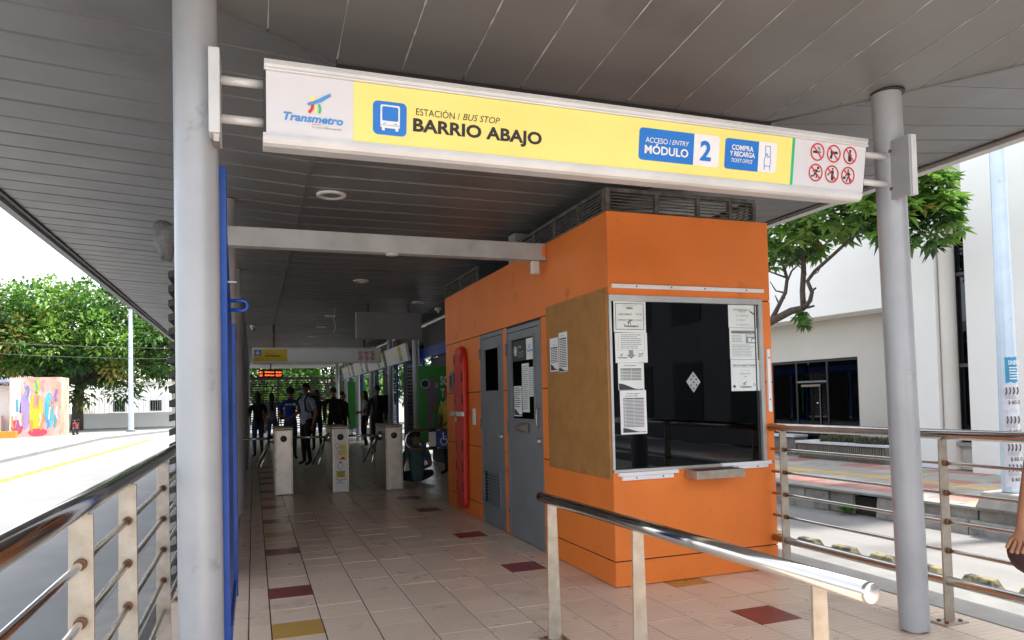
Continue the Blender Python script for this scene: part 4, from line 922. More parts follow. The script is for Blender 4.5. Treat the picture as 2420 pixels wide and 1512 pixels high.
for k in (2, 3, 4, 5):  # dark sheets added to close the right wall and cut interior light
    y0 = CY+3.045*k+.10
    t = thing('light_block_panel', ('dark sheet added to block light in the bay right behind the orange booth', 'dark sheet added to block light beside the green poster board', 'dark sheet added to block light beyond the green poster board', 'dark sheet added to block light by the far platform doors')[k-2], 'panel', (3.62, y0+1.4, 0))
    q = MB(); q.box(3.61, 3.65, y0-.1 if k == 2 else y0+.9, y0+2.85, .01, 2.203); q.obj('sheet', M_DARKW, t); q = MB(); q.box(3.605, 3.61, y0+1.2, y0+1.26, .01, 2.2); q.obj('stiffener', M_BLUEP, t)
pb = thing('poster_board', 'large green poster board with white lettering and a brown map, behind the seated woman', 'poster', (3.2, 12.9, .3))
q = MB(); q.box(2.78, 4.0, 12.55, 12.60, .55, 1.92); q.obj('board', mat('poster_green', (.05, .33, .06), .5, 0, (.04, .28, .05), 3), pb)
PG = Panel((2.78, 12.549, .55), (1, 0, 0), (0, 0, 1))
for nm, m, s_ in (('map_shape', mat('map_brown', (.28, .12, .09), .6, 0, (.12, .20, .32), 9), [[(.12, .15), (.25, .12), (.28, .5), (.36, .8), (.33, 1.12), (.18, 1.14), (.12, .9), (.16, .6)]]), ('emblem', M_WHITE, ring(.12, 1.05, .07, .082)), ('emblem_core', mat('navy', (.01, .02, .06), .5), [disc(.12, 1.05, .068)]), ('triangle', M_WHITE, stroke([(.31, .98), (.35, .98), (.33, 1.07), (.31, .98)], .008))): PG.flat(nm, s_, m, pb, .002 if nm != 'map_shape' else .001)
text(PG, 'SOMOS', .40, 1.02, .85, 1.19, M_WHITE, pb, .03, h=.002); text(PG, 'TRANS', .40, .80, .82, .96, M_WHITE, pb, .03, h=.002); text(PG, 'METRO', .40, .58, .85, .74, M_WHITE, pb, .03, h=.002)
t = thing('poster_board', 'narrow green poster board standing far down the street side', 'poster', (3.4, 24.5, .3)); q = MB(); q.box(3.0, 3.6, 24.5, 24.55, .4, 2.0); q.obj('board', mat('poster_green', (.05, .33, .06), .5), t)
# end screen
en = thing('end_screen', 'wide dark slatted screen closing the far end of the platform', 'screen', (1.5, 31.5, 0))
q = MB()
for xx in (-.45, .95, 2.3, 3.6): q.box(xx, xx+.07, 31.4, 31.48, .0, 2.45)
q.box(-.379, 3.6, 31.41, 31.47, 2.30, 2.42); q.obj('frame', M_IRON, en, fixn=False)
z = .25
while z < 2.25:
    q = MB(); q.box(-.38, 3.6, 31.43, 31.46, z, z+random.uniform(.035, .05)); q.obj('slat', M_DARKW, en); z += .098

# ------------------------------------------------------------------ street on the right
sw = MB(TR); sw.box(.36, 6.5, -45, 60, ZR, ZS-.012)
walk = tag(sw.obj('sidewalk', mat('mortar', (.22, .215, .2), .9)), kind='structure')
PV = {k: mat('paver_'+k, c, .9, 0, tuple(v*.8 for v in c), 5, .3, 40, 0, .1, ((.27, .255, .23), 2.2, .54)) for k, c in dict(grey=(.34, .325, .295), red=(.38, .18, .15), yellow=(.47, .335, .15), green=(.30, .32, .25)).items()}
pme = {}
pat = ['grey', 'red', 'grey', 'yellow', 'green', 'grey', 'red', 'grey', 'yellow']
restp = {k: MB(TR) for k in PV}
for i in range(8):
    for j in range(-30, 40):
        x0, s0 = .42+i*.49, j*.62
        k = 'yellow' if i == 3 else random.choice(['grey', 'grey', 'red', 'green', 'grey', 'yellow'] if (i+j) % 2 else ['grey', 'grey', 'grey', 'red'])
        if -3.6 < s0 < 8.2:
            if k not in pme:
                q = MB(); e = .006; q.hexa([(e, e, 0), (.49-e, e, 0), (.49-e, .62-e, 0), (e, .62-e, 0), (e+.006, e+.006, .012), (.484-e, e+.006, .012), (.484-e, .614-e, .012), (e+.006, .614-e, .012)]); pme[k] = q.mesh('paving_slab', PV[k])
            o = link('paving_slab', pme[k], walk); o.matrix_basis = TR @ Matrix.Translation((x0, s0, ZS-.012+random.uniform(-.003, .002)))
        else: restp[k].box(x0+.006, x0+.484, s0+.006, s0+.614, ZS-.012, ZS-.001)
for k, q in restp.items(): tag(q.obj('distant_paving_slabs', PV[k], walk, fixn=False), kind='stuff')
kb = thing('kerb_wall', 'two-tier concrete and stone kerb with a broken dark drain gap along the far sidewalk', 'kerb', TR @ Vector((.2, 2, ZR)))
def rough_box(q, x0, x1, y0, y1, z0, z1, j=.012):
    r_ = lambda: random.uniform(-j, j)
    q.hexa([(x0+r_(), y0, z0), (x1, y0, z0), (x1, y1, z0), (x0+r_(), y1, z0), (x0+.02+r_(), y0+abs(r_()), z1+r_()*.5), (x1, y0+.004, z1+r_()*.3), (x1, y1-.004, z1+r_()*.3), (x0+.02+r_(), y1-abs(r_()), z1+r_()*.5)])
s_ = -12.
while s_ < 12:
    L = random.uniform(.85, 1.05)
    if not (-.45 < s_+L/2 < .85):
        e = s_+L-.012
        if s_ < .85 < e: e = .8
        q = MB(TR); rough_box(q, .03, .34, s_, e, ZR-.01, -.60); q.obj('kerb_block', M_KERB, kb, .012)
    s_ += L
s_ = -12.
while s_ < 12:
    L = random.uniform(.42, .62)
    if not (.05 < s_+L*.5 < .72):
        q = MB(TR); rough_box(q, .10+random.uniform(-.015, .02), .36, s_, s_+L-.02, -.80, -.445, .018); q.obj('stone_block', M_STONE, kb, .016)
    s_ += L
for s0 in range(-12, 12, 2):
    q = MB(TR); q.box(.07, .42, s0+.004, s0+1.996, -.443, ZS-.002); q.obj('coping', M_KERB, kb, .006)
q = MB(TR); q.box(.2, .36, -.3, .9, -.795, -.50); q.obj('drain_back', M_GAP, kb)
# weeds in the drain
def weed(x, s, z, n, L, label):
    t = thing('weed', label, 'plant', TR @ Vector((x, s, z))); q = MB(TR)
    for i in range(n):
        a = random.uniform(0, 6.28); h = random.uniform(.3, 1)*L; d = Vector((math.cos(a), math.sin(a), random.uniform(.5, 1.4))).normalized(); b0 = Vector((x, s, z))+d*h*.5; sd_ = d.cross(Vector((0, 0, 1))).normalized()*L*.16
        tip = b0+d*L*.5+Vector((0, 0, -L*.12)); mid = b0+d*L*.25
        q.add([b0, mid+sd_, tip, mid-sd_, mid+Vector((0, 0, -.01))], [(0, 1, 4), (1, 2, 4), (2, 3, 4), (3, 0, 4)])
    q.obj('leaves', M_LEAF1, t, fixn=False); q = MB(TR)
    for i in range(6):
        a = random.uniform(0, 6.28); q.path([(x, s, z), (x+math.cos(a)*L*.3, s+math.sin(a)*L*.3, z+L*.6)], .004, 5)
    q.obj('stems', M_BARK, t)
M_LEAF1 = mat('leaf_mid', (.075, .19, .028), .45, 0, (.05, .14, .02), 3, trans=.3)
M_LEAF2 = mat('leaf_light', (.19, .34, .05), .45, 0, (.13, .27, .04), 3, trans=.35)
M_LEAF3 = mat('leaf_dark', (.022, .07, .016), .45, 0, (.03, .09, .02), 3, trans=.2)
M_LEAFY = mat('leaf_yellow', (.28, .26, .04), .5, 0, (.2, .22, .035), 3, trans=.3)
weed(.02, .55, ZR+.01, 46, .24, 'leafy green weed growing in the broken drain gap')
weed(.08, 2.0, -.60, 10, .13, 'tiny weed sprouting from the stone kerb joint')
# lane separators
M_SEP = mat('worn_yellow_concrete', (.20, .165, .055), .9, 0, (.15, .145, .125), 7, .5, 40, 0, .1, ((.035, .033, .028), 8, .44), detail=8)
q = MB(); q.hexa([(-.115, -.19, 0), (.115, -.19, 0), (.115, .19, 0), (-.115, .19, 0), (-.055, -.145, .125), (.055, -.145, .125), (.055, .145, .125), (-.055, .145, .125)])
sep0 = None
for k in range(16):
    y = 8.92-.585*k; p = (7.02+(8-y)*.045, y, ZR+.004)
    if sep0 is None:
        sep0 = tag(q.obj('lane_separator', M_SEP, None, .014), 'small worn yellow concrete lane bump on the street behind the railing', 'lane separator', 'yellow lane bumps on the street'); o = sep0
    else: o = sep0.copy(); COL.objects.link(o)
    o.location = p; o.rotation_euler.z = rad(2.5)+random.uniform(-.03, .03)
q = MB(); q.poly([(6.45, -2, ZR+.004), (7.75, -2, ZR+.004), (7.0, 14, ZR+.004), (5.9, 14, ZR+.004)]); tag(q.obj('separator_strip', mat('strip_concrete', (.19, .187, .18), .9, 0, (.15, .147, .142), 3, .3, 50)), kind='structure')
# planters
def planter(x0, x1, s0, s1, z1, label, ribs):
    t = thing('planter', label, 'planter', TR @ Vector(((x0+x1)/2, (s0+s1)/2, ZS)))
    q = MB(TR); q.box(x0+.03, x1, s0, s1, ZS, z1-.06); q.obj('trough', M_STONEP, t)
    if ribs:
        n = int((s1-s0)/.058)
        for i in range(n):
            a = s0+.03+i*.058; q = MB(TR); q.box(x0-.004, x0+.0295, a, a+.034, ZS+.06, z1-.085); q.obj('rib', M_STONEP, t)
    for i in range(3):
        a = s0-.03+(s1-s0+.06)*i/3; q = MB(TR); q.box(x0-.04, x1+.02, a+.002, a+(s1-s0+.06)/3-.002, z1-.0595, z1+random.uniform(-.006, .004)); q.obj('coping_slab', mat('coping_white', (.62, .62, .64), .8), t, .004)
    return t
M_STONEP = mat('planter_render', (.20, .18, .15), .9, 0, (.14, .125, .105), 6, .4, 40)
planter(4.20, 4.9, 3.05, 5.60, .05, 'ribbed brown planter with white coping against the pale building', True)
planter(4.9, 5.6, 6.35, 8.6, .13, 'plain brown planter with white coping by the dark glass doors', False)
q = MB(TR)
for i in range(1500):
    x, s = random.uniform(4.27, 4.85), random.uniform(3.12, 4.95); a = random.uniform(0, 6.28); L = random.uniform(.10, .24); d = Vector((math.cos(a)*.6, math.sin(a)*.6, 1)).normalized(); sd_ = Vector((-math.sin(a), math.cos(a), 0))*.016
    p0 = Vector((x, s, .03)); q.cur = random.choice((0, 0, 1, 2)); q.add([p0-sd_, p0+sd_, p0+d*L*.6+sd_*.8, p0+d*L, p0+d*L*.6-sd_*.8], [(0, 1, 2, 3, 4)])
tag(q.obj('planter_plants', [mat('succulent_green', (.05, .085, .035), .6), mat('succulent_brown', (.14, .065, .04), .7), mat('succulent_pale', (.11, .14, .08), .6)], None, fixn=False), 'spiky green and brown succulents filling the ribbed planter', 'plants', kind='stuff')
# office building
ob = thing('office_building', 'large pale modern building with dark glass openings across the street', 'building', TR @ Vector((5, 3, ZS)))
def bb(name, m, x0, x1, s0, s1, z0, z1, par=None, bev=0):
    q = MB(TR); q.box(x0, x1, s0, s1, z0, z1); return q.obj(name, m, par or ob, bev)
bb('upper_wall', M_BWHITE, 4.40, 9, 3.10, 16, 3.20, 10); bb('pillar', M_BWHITE, 4.42, 9, 1.86, 3.098, ZS, 10)
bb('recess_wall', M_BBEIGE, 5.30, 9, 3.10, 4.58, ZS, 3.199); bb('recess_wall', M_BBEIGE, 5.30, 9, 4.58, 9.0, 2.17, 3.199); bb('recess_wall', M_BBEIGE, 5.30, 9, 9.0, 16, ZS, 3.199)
q = MB(TR); q.lathe((4.60, 1.70, ZS), [(.155, 0), (.155, 10.4)], 24); q.obj('round_pier', mat('building_pinkish', (.70, .66, .60), .8, 0, (.66, .62, .56), 1), ob)
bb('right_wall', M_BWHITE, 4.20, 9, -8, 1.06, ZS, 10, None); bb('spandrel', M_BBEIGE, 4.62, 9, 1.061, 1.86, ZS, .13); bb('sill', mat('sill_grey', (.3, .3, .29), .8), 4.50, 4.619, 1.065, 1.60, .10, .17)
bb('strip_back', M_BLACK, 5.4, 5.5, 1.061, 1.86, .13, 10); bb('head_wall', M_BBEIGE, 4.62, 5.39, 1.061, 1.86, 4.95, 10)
w = bb('strip_window', M_BLACK, 4.66, 4.72, 1.54, 1.60, .171, 4.949)
for z in (1.75, 3.68): bb('mullion', mat('mullion', (.10, .09, .085), .5), 4.66, 4.72, 1.062, 1.539, z, z+.07, w)
bb('red_edge', mat('dark_red_trim', (.10, .015, .02), .6), 4.56, 4.60, 1.601, 1.625, .171, 4.949, w)
for z0, z1 in ((.172, 1.749), (1.821, 3.679), (3.751, 4.948)): bb('pane', M_DGLASS, 4.685, 4.695, 1.063, 1.539, z0, z1, w)
w = bb('glass_entrance', M_BLACK, 5.34, 5.40, 4.581, 8.999, 2.10, 2.169)
for s0 in (4.581, 5.56, 6.61, 7.5, 8.5): bb('mullion', M_BLACK, 5.341, 5.399, s0, s0+.05, ZS, 2.099, w)
bb('transom', mat('transom', (.16, .155, .15), .5), 5.335, 5.40, 5.612, 6.609, 1.55, 1.60, w); bb('door_closer', mat('closer', (.2, .17, .12), .5), 5.31, 5.334, 5.80, 6.45, 1.44, 1.50, w)
bb('door_stile', mat('stile', (.08, .08, .08), .4), 5.33, 5.34, 5.82, 5.85, ZS, 1.43, w)
for s0, s1 in ((4.632, 5.559), (5.611, 6.609), (6.661, 7.499), (7.551, 8.499)): bb('pane', M_DGLASS, 5.365, 5.375, s0, s1, ZS, 2.099, w)
bb('small_label', M_WHITE, 5.360, 5.3645, 5.93, 5.97, .98, 1.01, w); bb('entrance_dark', M_BLACK, 6.8, 6.9, 4.58, 9, ZS, 2.17)
q = MB(TR); q.box(4.2, 9, -34, -8.8, ZS, 9); q.box(4.9, 9, -8.8, -8, ZS, 9); o2 = thing('neighbour_building', 'long grey building further along the street with dark windows', 'building', TR @ Vector((5, -20, ZS))); q.obj('wall', mat('neighbour_render', (.17, .165, .16), .8, 0, (.14, .135, .13), .7), o2, fixn=False)
for s0 in range(-33, -10, 4):
    for z0 in (.3, 4): bb('window', M_BLACK, 4.17, 4.199, s0, s0+2.2, z0, z0+2.2, o2)
# lamp pole with posters
lp = thing('street_pole', 'thick pale blue street pole plastered with torn posters, on a concrete block', 'pole', TR @ Vector((.30, -2.10, ZS)))
q = MB(TR); q.lathe((.25, -2.03, 0), [(.125, -.15), (.118, 1.0), (.108, 2.9), (.102, 2.901), (.085, 9)], 12, smooth=False); q.obj('shaft', M_POLE, lp)
q = MB(TR); q.hexa([(-.02, -2.40, ZS), (.56, -2.40, ZS), (.56, -1.66, ZS), (-.02, -1.66, ZS), (.04, -2.32, -.16), (.50, -2.32, -.16), (.50, -1.74, -.16), (.04, -1.74, -.16)]); q.obj('block', M_KERB, lp, .02)
q = MB(TR); q.path([(.25, -2.03, 8.9), (-.6, -2.1, 9.3), (-1.8, -2.1, 9.4)], [.05, .04, .035], 8); q.obj('lamp_arm', M_POLE, lp)
M_POST = mat('torn_poster', (.66, .63, .66), .9, 0, (.5, .48, .52), 9)
def on_pole(name, label, z0, z1, a0, a1, m, r=.127):
    t = thing(name, label, 'poster', TR @ Vector((.25, -2.03, z0))); q = MB(TR); n = 6; vs = []
    for j in range(2):
        for i in range(n+1):
            a = rad(a0+(a1-a0)*i/n); rr_ = r-.0055*((z1 if j else z0)+.15); vs.append((.25+rr_*math.cos(a), -2.03+rr_*math.sin(a), (z1 if j else z0)+random.uniform(-.01, .01)))
    q.add(vs, [(i, i+1, n+2+i, n+1+i) for i in range(n)], True); q.obj('sheet', m, t, fixn=False)
    am = rad((a0+a1)/2); c = TR @ Vector((.25+(r+.001)*math.cos(am), -2.03+(r+.001)*math.sin(am), z0)); nn = (TR.to_3x3() @ Vector((math.cos(am), math.sin(am), 0))); ux = Vector((0, 0, 1)).cross(nn)
    return t, Panel(c, ux, (0, 0, 1))
for i, z0 in enumerate((.98, .58, .20, -.08)):
    t, P = on_pole('flyer', ('torn white price flyer with dark figures, '+('just below the blue flyer on the pole', 'second below the blue flyer on the pole', 'third below the blue flyer on the pole', 'lowest on the street pole')[i]), z0, z0+.36, 175, 285, M_POST)
    text(P, '$ 60.0', -.05, .08, .09, .14, M_INK, t, .02, h=.008)
    P.flat('print', [p for k in range(4) for p in stroke([(-.07+k*.045, .32), (-.06+k*.045, .27), (-.075+k*.045, .22)], .018)], M_INK, t, .009); lines(P, -.08, .16, .08, .21, 3, M_GREYINK, t, .4)
t, P = on_pole('flyer', 'blue flyer with white lines of text, topmost on the street pole', 1.37, 1.72, 200, 285, mat('flyer_blue', (.05, .28, .45), .8)); text(P, 'DINERO', -.06, .24, .09, .30, M_WHITE, t, .02, h=.008); lines(P, -.05, .03, .08, .22, 5, M_WHITE, t, .45)

# ------------------------------------------------------------------ trees
def leaf(q, p, d, L, wd, droop=.15):
    """one folded leaf: two faces either side of the midrib"""
    s_ = d.cross(Vector((0, 0, 1)))
    if s_.length < .05: s_ = Vector((1, 0, 0))
    s_.normalize(); up = s_.cross(d)
    a = p+d*L*.45+s_*wd+up*wd*.35; c = p+d*L*.45-s_*wd+up*wd*.35; tip = p+d*L-Vector((0, 0, droop*L)); m_ = p+d*L*.5
    o = len(q.v); q.v += [tuple(p), tuple(a), tuple(tip), tuple(c)]
    for f in ((0, 1, 2), (0, 2, 3)): q.f.append([o+i for i in f]); q.sm.append(False); q.mi.append(q.cur)
rt = thing('sidewalk_tree', 'leafy green tree with crooked dark branches between the street and the pale building', 'tree', TR @ Vector((1.2, 5.3, ZS)))
q = MB(TR)
q.path([(1.2, 5.3, ZS), (1.22, 5.1, .8), (1.2, 4.7, 1.9), (1.2, 4.0, 2.58), (1.2, 3.3, 2.83), (1.2, 2.75, 2.98), (1.2, 2.42, 3.0)], [.16, .13, .11, .095, .085, .075, .06], 9)
br = [([(1.2, 2.42, 3.0), (1.2, 2.43, 3.35), (1.22, 2.40, 3.75), (1.2, 2.37, 4.1), (1.1, 2.2, 4.7), (1.0, 2.1, 5.4)], [.06, .055, .052, .05, .04, .02]),
      ([(1.2, 2.40, 3.0), (1.15, 2.20, 3.12), (1.1, 2.10, 3.28), (1.15, 2.25, 3.52), (1.2, 2.10, 3.70), (1.25, 1.78, 3.90), (1.3, 1.2, 4.25), (1.3, .3, 4.5), (1.3, -.4, 4.4)], [.05, .045, .042, .04, .036, .034, .03, .025, .012]),
      ([(1.2, 3.30, 2.85), (1.25, 3.12, 3.15), (1.3, 2.98, 3.40), (1.3, 2.92, 3.68), (1.3, 3.05, 4.1), (1.4, 3.2, 4.8)], [.055, .045, .04, .036, .03, .015]),
      ([(1.3, 2.92, 3.62), (1.2, 2.70, 3.80), (1.1, 2.45, 3.86), (1.0, 2.2, 4.1)], [.022, .02, .016, .01]), ([(1.3, 3.0, 3.4), (1.3, 3.25, 3.48), (1.3, 3.4, 3.7)], [.02, .016, .008]),
      ([(1.3, 2.92, 3.7), (1.0, 3.1, 3.85), (.9, 3.3, 4.0)], [.022, .016, .008]), ([(1.15, 2.12, 3.62), (1.0, 1.85, 3.62), (.9, 1.6, 3.78)], [.014, .01, .005]), ([(1.2, 2.33, 3.66), (1.1, 2.26, 3.9), (1.05, 2.25, 4.2)], [.018, .015, .01]),
      ([(1.1, 2.1, 3.3), (1.05, 1.96, 3.33)], [.03, .02]), ([(1.2, 2.32, 3.0), (1.2, 2.15, 3.01)], [.03, .02]), ([(1.27, 3.06, 3.25), (1.2, 2.9, 3.27)], [.022, .012]), ([(1.27, 3.12, 3.15), (1.3, 3.22, 3.28), (1.28, 3.25, 3.38)], [.02, .016, .008])]
for pts, r_ in br: q.path(pts, r_, 7)
q.obj('trunk', M_BARK, rt)
random.seed(11)
q = MB(TR); blobs = []
for cs, cz, rs, rz, n in ((3.0, 4.55, .75, .60, 90), (2.2, 4.62, .8, .62, 90), (1.4, 4.70, .8, .52, 90), (.7, 4.75, .8, .55, 90), (.15, 4.55, .75, .60, 100), (-.12, 4.15, .40, .50, 80), (-.05, 4.75, .42, .5, 60), (2.6, 5.5, 1.0, .7, 60), (1.2, 5.5, 1.2, .7, 60), (3.6, 5.0, .7, .7, 40), (.4, 5.4, .8, .6, 60)):
    for i in range(n):
        while 1:
            a, b_, c_ = [random.uniform(-1, 1) for _ in range(3)]
            if .45 < a*a+b_*b_+c_*c_ < 1: break
        blobs.append((1.2+a*1.15, cs+b_*rs, cz+c_*rz))
for i in range(9): blobs.append((1.1+random.uniform(-.15, .15), 2.38+random.uniform(-.22, .2), 2.82+random.uniform(-.18, .12)))
for i, c in enumerate(blobs):
    c = Vector(c); out = Vector((c.x-1.2, (c.y-1.4)*.4, c.z-4.6)); out = (out+Vector((0, 0, .3))).normalized() if out.length > .1 else Vector((0, 0, 1))
    q.cur = random.choice((0, 0, 1, 1, 1, 2)) if c.z > 3.2 else 0
    if random.random() < .012: q.cur = 3
    small = .72 if c.z < 3.2 else 1
    for k in range(random.randint(8, 12)):
        a = 2*math.pi*k/10+random.uniform(-.3, .3); t1 = Vector((math.cos(a), math.sin(a), random.uniform(-.55, .55))); d = (t1+out*.45).normalized()
        leaf(q, c+d*.02, d, random.uniform(.15, .28)*small, random.uniform(.036, .058)*small, random.uniform(.1, .35))
q.obj('crown', [M_LEAF1, M_LEAF2, M_LEAF3, M_LEAFY], rt, fixn=False)

def big_tree(name, label, x, y, z0, trunk_h, cz, rx_, ry_, rz_, ncl, nleaf, L, mats, group=None, seed=1, tr=.35):
    random.seed(seed); t = thing(name, label, 'tree', (x, y, z0), group)
    q = MB(); q.path([(x, y, z0), (x+.1, y, z0+trunk_h*.5), (x+.25, y, z0+trunk_h)], [tr, tr*.8, tr*.7], 8)
    cl = []
    for i in range(ncl):
        while 1:
            a, b_, c_ = [random.uniform(-1, 1) for _ in range(3)]
            rr_ = a*a+b_*b_+c_*c_
            if .25 < rr_ < 1 and (c_ > -.5 or random.random() < .25): break
        cl.append(Vector((x+a*rx_, y+b_*ry_, cz+c_*rz_)))
        if i % 5 == 0: q.path([(x+.25, y, z0+trunk_h), (x+a*rx_*.45, y+b_*ry_*.45, (z0+trunk_h+cz+c_*rz_)/2+.2), cl[-1]], [tr*.45, tr*.28, .04], 6)
    q.obj('trunk', M_BARK, t)
    q = MB()
    for c in cl:
        cr = min(rx_, rz_)*random.uniform(.16, .30); q.cur = random.choice(range(len(mats)))
        for k in range(nleaf):
            v = Vector([random.gauss(0, 1) for _ in range(3)]); v.normalize(); p = c+v*cr*random.uniform(.3, 1); d = (v+Vector((random.uniform(-.6, .6), random.uniform(-.6, .6), random.uniform(-.2, .5)))).normalized()
            leaf(q, p, d, L*random.uniform(.7, 1.3), L*.28, .2)
    q.obj('crown', mats, t, fixn=False); return t
TL = [M_LEAF1, M_LEAF1, M_LEAF2, M_LEAF3, M_LEAF1, M_LEAF2, M_LEAF1, M_LEAF3, M_LEAF2, M_LEAFY]
big_tree('shade_tree', 'broad spreading green street tree beyond the road, behind the painted kiosk', -15, 74, -.66, 4.2, 7.35, 12.8, 8, 5.2, 430, 85, .5, TL, None, 3, .55)
for i, (x, y, cz, rx_, rz_) in enumerate(((.6, 52, 5.0, 3.9, 3.6), (4.5, 47, 4.6, 3.4, 3.4), (9.5, 56, 5.5, 4.4, 4), (14, 44, 5, 4, 3.6))):
    big_tree('far_tree', ('green tree seen through the end screen, above the LED board', 'green tree seen through the middle of the end screen', 'green tree beyond the end screen beside the street-side columns', 'green street tree glimpsed between the right-hand columns')[i], x, y, ZR, 1.6, cz-1.6, rx_, 3.5, rz_, 90, 60, .42, TL[:4], 'trees past the platform end', 20+i, .25)

# ------------------------------------------------------------------ street on the left
random.seed(5)
q = MB(); q.box(-40, -9.4, -40, 54, ZR-.01, -.66); q.prism([(-40, 54, ZR-.01), (-9.4, 54, ZR-.01), (-2.0, 82, ZR-.01), (-2, 130, ZR-.01), (-40, 130, ZR-.01)], (0, 0, .15)); tag(q.obj('pavement', mat('pale_pavement', (.25, .243, .23), .9, 0, (.20, .195, .185), .6), fixn=False), kind='structure')
M_YB = mat('road_yellow', (.62, .40, .04), .7, 0, (.5, .33, .05), 4)
me = None
for k in range(34):
    y = 16+k*1.0; x = -6.95+(y-24)*.034
    if me is None:
        q = MB(); q.hexa([(-.09, -.3, 0), (.09, -.3, 0), (.09, .3, 0), (-.09, .3, 0), (-.05, -.24, .07), (.05, -.24, .07), (.05, .24, .07), (-.05, .24, .07)]); me = q.mesh('lane_marker', M_YB)
    o = link('lane_marker', me); o.location = (x, y, ZR+.003); tag(o, 'short yellow raised marker in the line along the bus lane', 'lane marker', 'yellow markers along the bus lane')
ki = thing('painted_kiosk', 'white roadside kiosk with a bright multicoloured mural on its end wall', 'kiosk', (-14.5, 61, -.66))
q = MB(); q.box(-16.4, -13.2, 60.2, 62.6, -.66, 3.62); q.obj('mural_block', mat('mural_ground', (.72, .27, .15), .7, 0, (.78, .55, .50), 1.0), ki)
PK = Panel((-16.4, 60.195, -.66), (1, 0, 0), (0, 0, 1))
def ell(u, v, a, c, n=20): return [(u+a*math.cos(6.283*i/n), v+c*math.sin(6.283*i/n)) for i in range(n)]
for nm, (r_, g_, b_), pl in (('mural_white', (.8, .74, .72), [rect(.05, .1, .7, 4.2)]), ('mural_purple', (.42, .32, .75), [ell(.93, 1.8, .30, 1.3)]), ('mural_yellow', (.85, .58, .04), [ell(1.65, 1.7, .42, 1.5)]), ('mural_cyan', (.12, .55, .72), [ell(2.45, 1.9, .3, 1.3)]), ('mural_red', (.72, .08, .14), [ell(.45, .7, .38, .55), ell(1.75, .3, .6, .28)]), ('mural_lime', (.5, .6, .12), [ell(1.7, 3.6, .22, .5)])):
    PK.flat(nm, pl, mat(nm, (r_, g_, b_), .7), ki, .012 if nm != 'mural_red' else .024)
random.seed(31)
for k in range(26):
    cm = [('mural_white', (.8, .74, .72)), ('mural_orange', (.8, .35, .08)), ('mural_pink', (.75, .3, .35)), ('mural_teal', (.1, .4, .45)), ('mural_violet', (.3, .18, .5))][k % 5]; u = .15+.115*k; v = random.uniform(.2, 3.2)
    PK.flat('mural_drip', stroke([(u, v), (u+random.uniform(-.12, .12), v+.4), (u+random.uniform(-.12, .12), v+.9)], random.uniform(.05, .14)), mat(cm[0], cm[1], .7), ki, .036+.004*k)
q = MB(); q.box(-23.5, -16.41, 62, 62.4, -.66, 3.1); q.obj('back_wall', M_BWHITE, ki); q = MB(); q.hexa([(-24, 60, 2.95), (-16.41, 60, 3.3), (-16.41, 62.8, 3.3), (-24, 62.8, 2.95), (-24, 60, 3.1), (-16.41, 60, 3.5), (-16.41, 62.8, 3.5), (-24, 62.8, 3.1)]); q.obj('roof', mat('kiosk_roof', (.35, .38, .5), .6), ki)
for xx in (-21.5, -18.3): q = MB(); q.box(xx, xx+1.2, 60.8, 61.6, -.66, .9); q.obj('counter', M_BWHITE, ki, .02)
q = MB(); q.box(-27, -17.2, 58.6, 59.2, -.66, -.30); q.box(-17.19, -15.6, 58.6, 59.2, -.66, -.18); tag(q.obj('kerb_bench', mat('orange_kerb', (.75, .28, .03), .7), fixn=False), 'low orange painted kerb in front of the painted kiosk', 'kerb')
# lamp pole
t = thing('lamp_post', 'tall slim pale lamp post on the far pavement in front of the broad tree', 'lamp post', (-9.2, 64, -.66))
q = MB(); q.lathe((-9.2, 64, -.66), [(.22, 0), (.2, 1), (.13, 9.8)], 12); q.obj('shaft', M_POLE, t); q = MB(); q.path([(-9.2, 64, 9.0), (-9.0, 63, 9.5), (-8.6, 61.8, 9.6)], .05, 8); q.box(-8.75, -8.45, 61.0, 61.9, 9.52, 9.66); q.obj('lamp_head', M_ALU, t, fixn=False); q = MB(); q.box(-9.5, -8.9, 63.7, 64.3, -.659, -.5); q.obj('base', M_KERB, t)
# boundary wall with fence and a gate
wl = thing('boundary_wall', 'low white wall with a metal bar fence under the broad tree', 'wall', (-9, 78, -.66))
q = MB(); q.box(-20, -5.2, 78, 78.3, -.66, .75); q.box(-5.19, -4.7, 77.9, 78.4, -.66, 3.2); q.box(-7.6, -7.3, 77.9, 78.4, .7505, 3.2); q.obj('masonry', M_BWHITE, wl, fixn=False)
for i in range(58):
    q = MB() if i == 0 else q
    if i == 0: q.box(-.02, .02, -.02, .02, 0, 1.7); bm_ = q.mesh('fence_bar', M_ALU)
    o = link('fence_bar', bm_, wl); o.location = (-19.8+i*.21, 78.15, .7505); o.matrix_parent_inverse = wl.matrix_basis.inverted()
q = MB(); q.box(-7.25, -5.25, 78.1, 78.2, .76, 3.0); q.obj('sheet_panel', mat('grey_sheet', (.35, .35, .36), .6), wl)
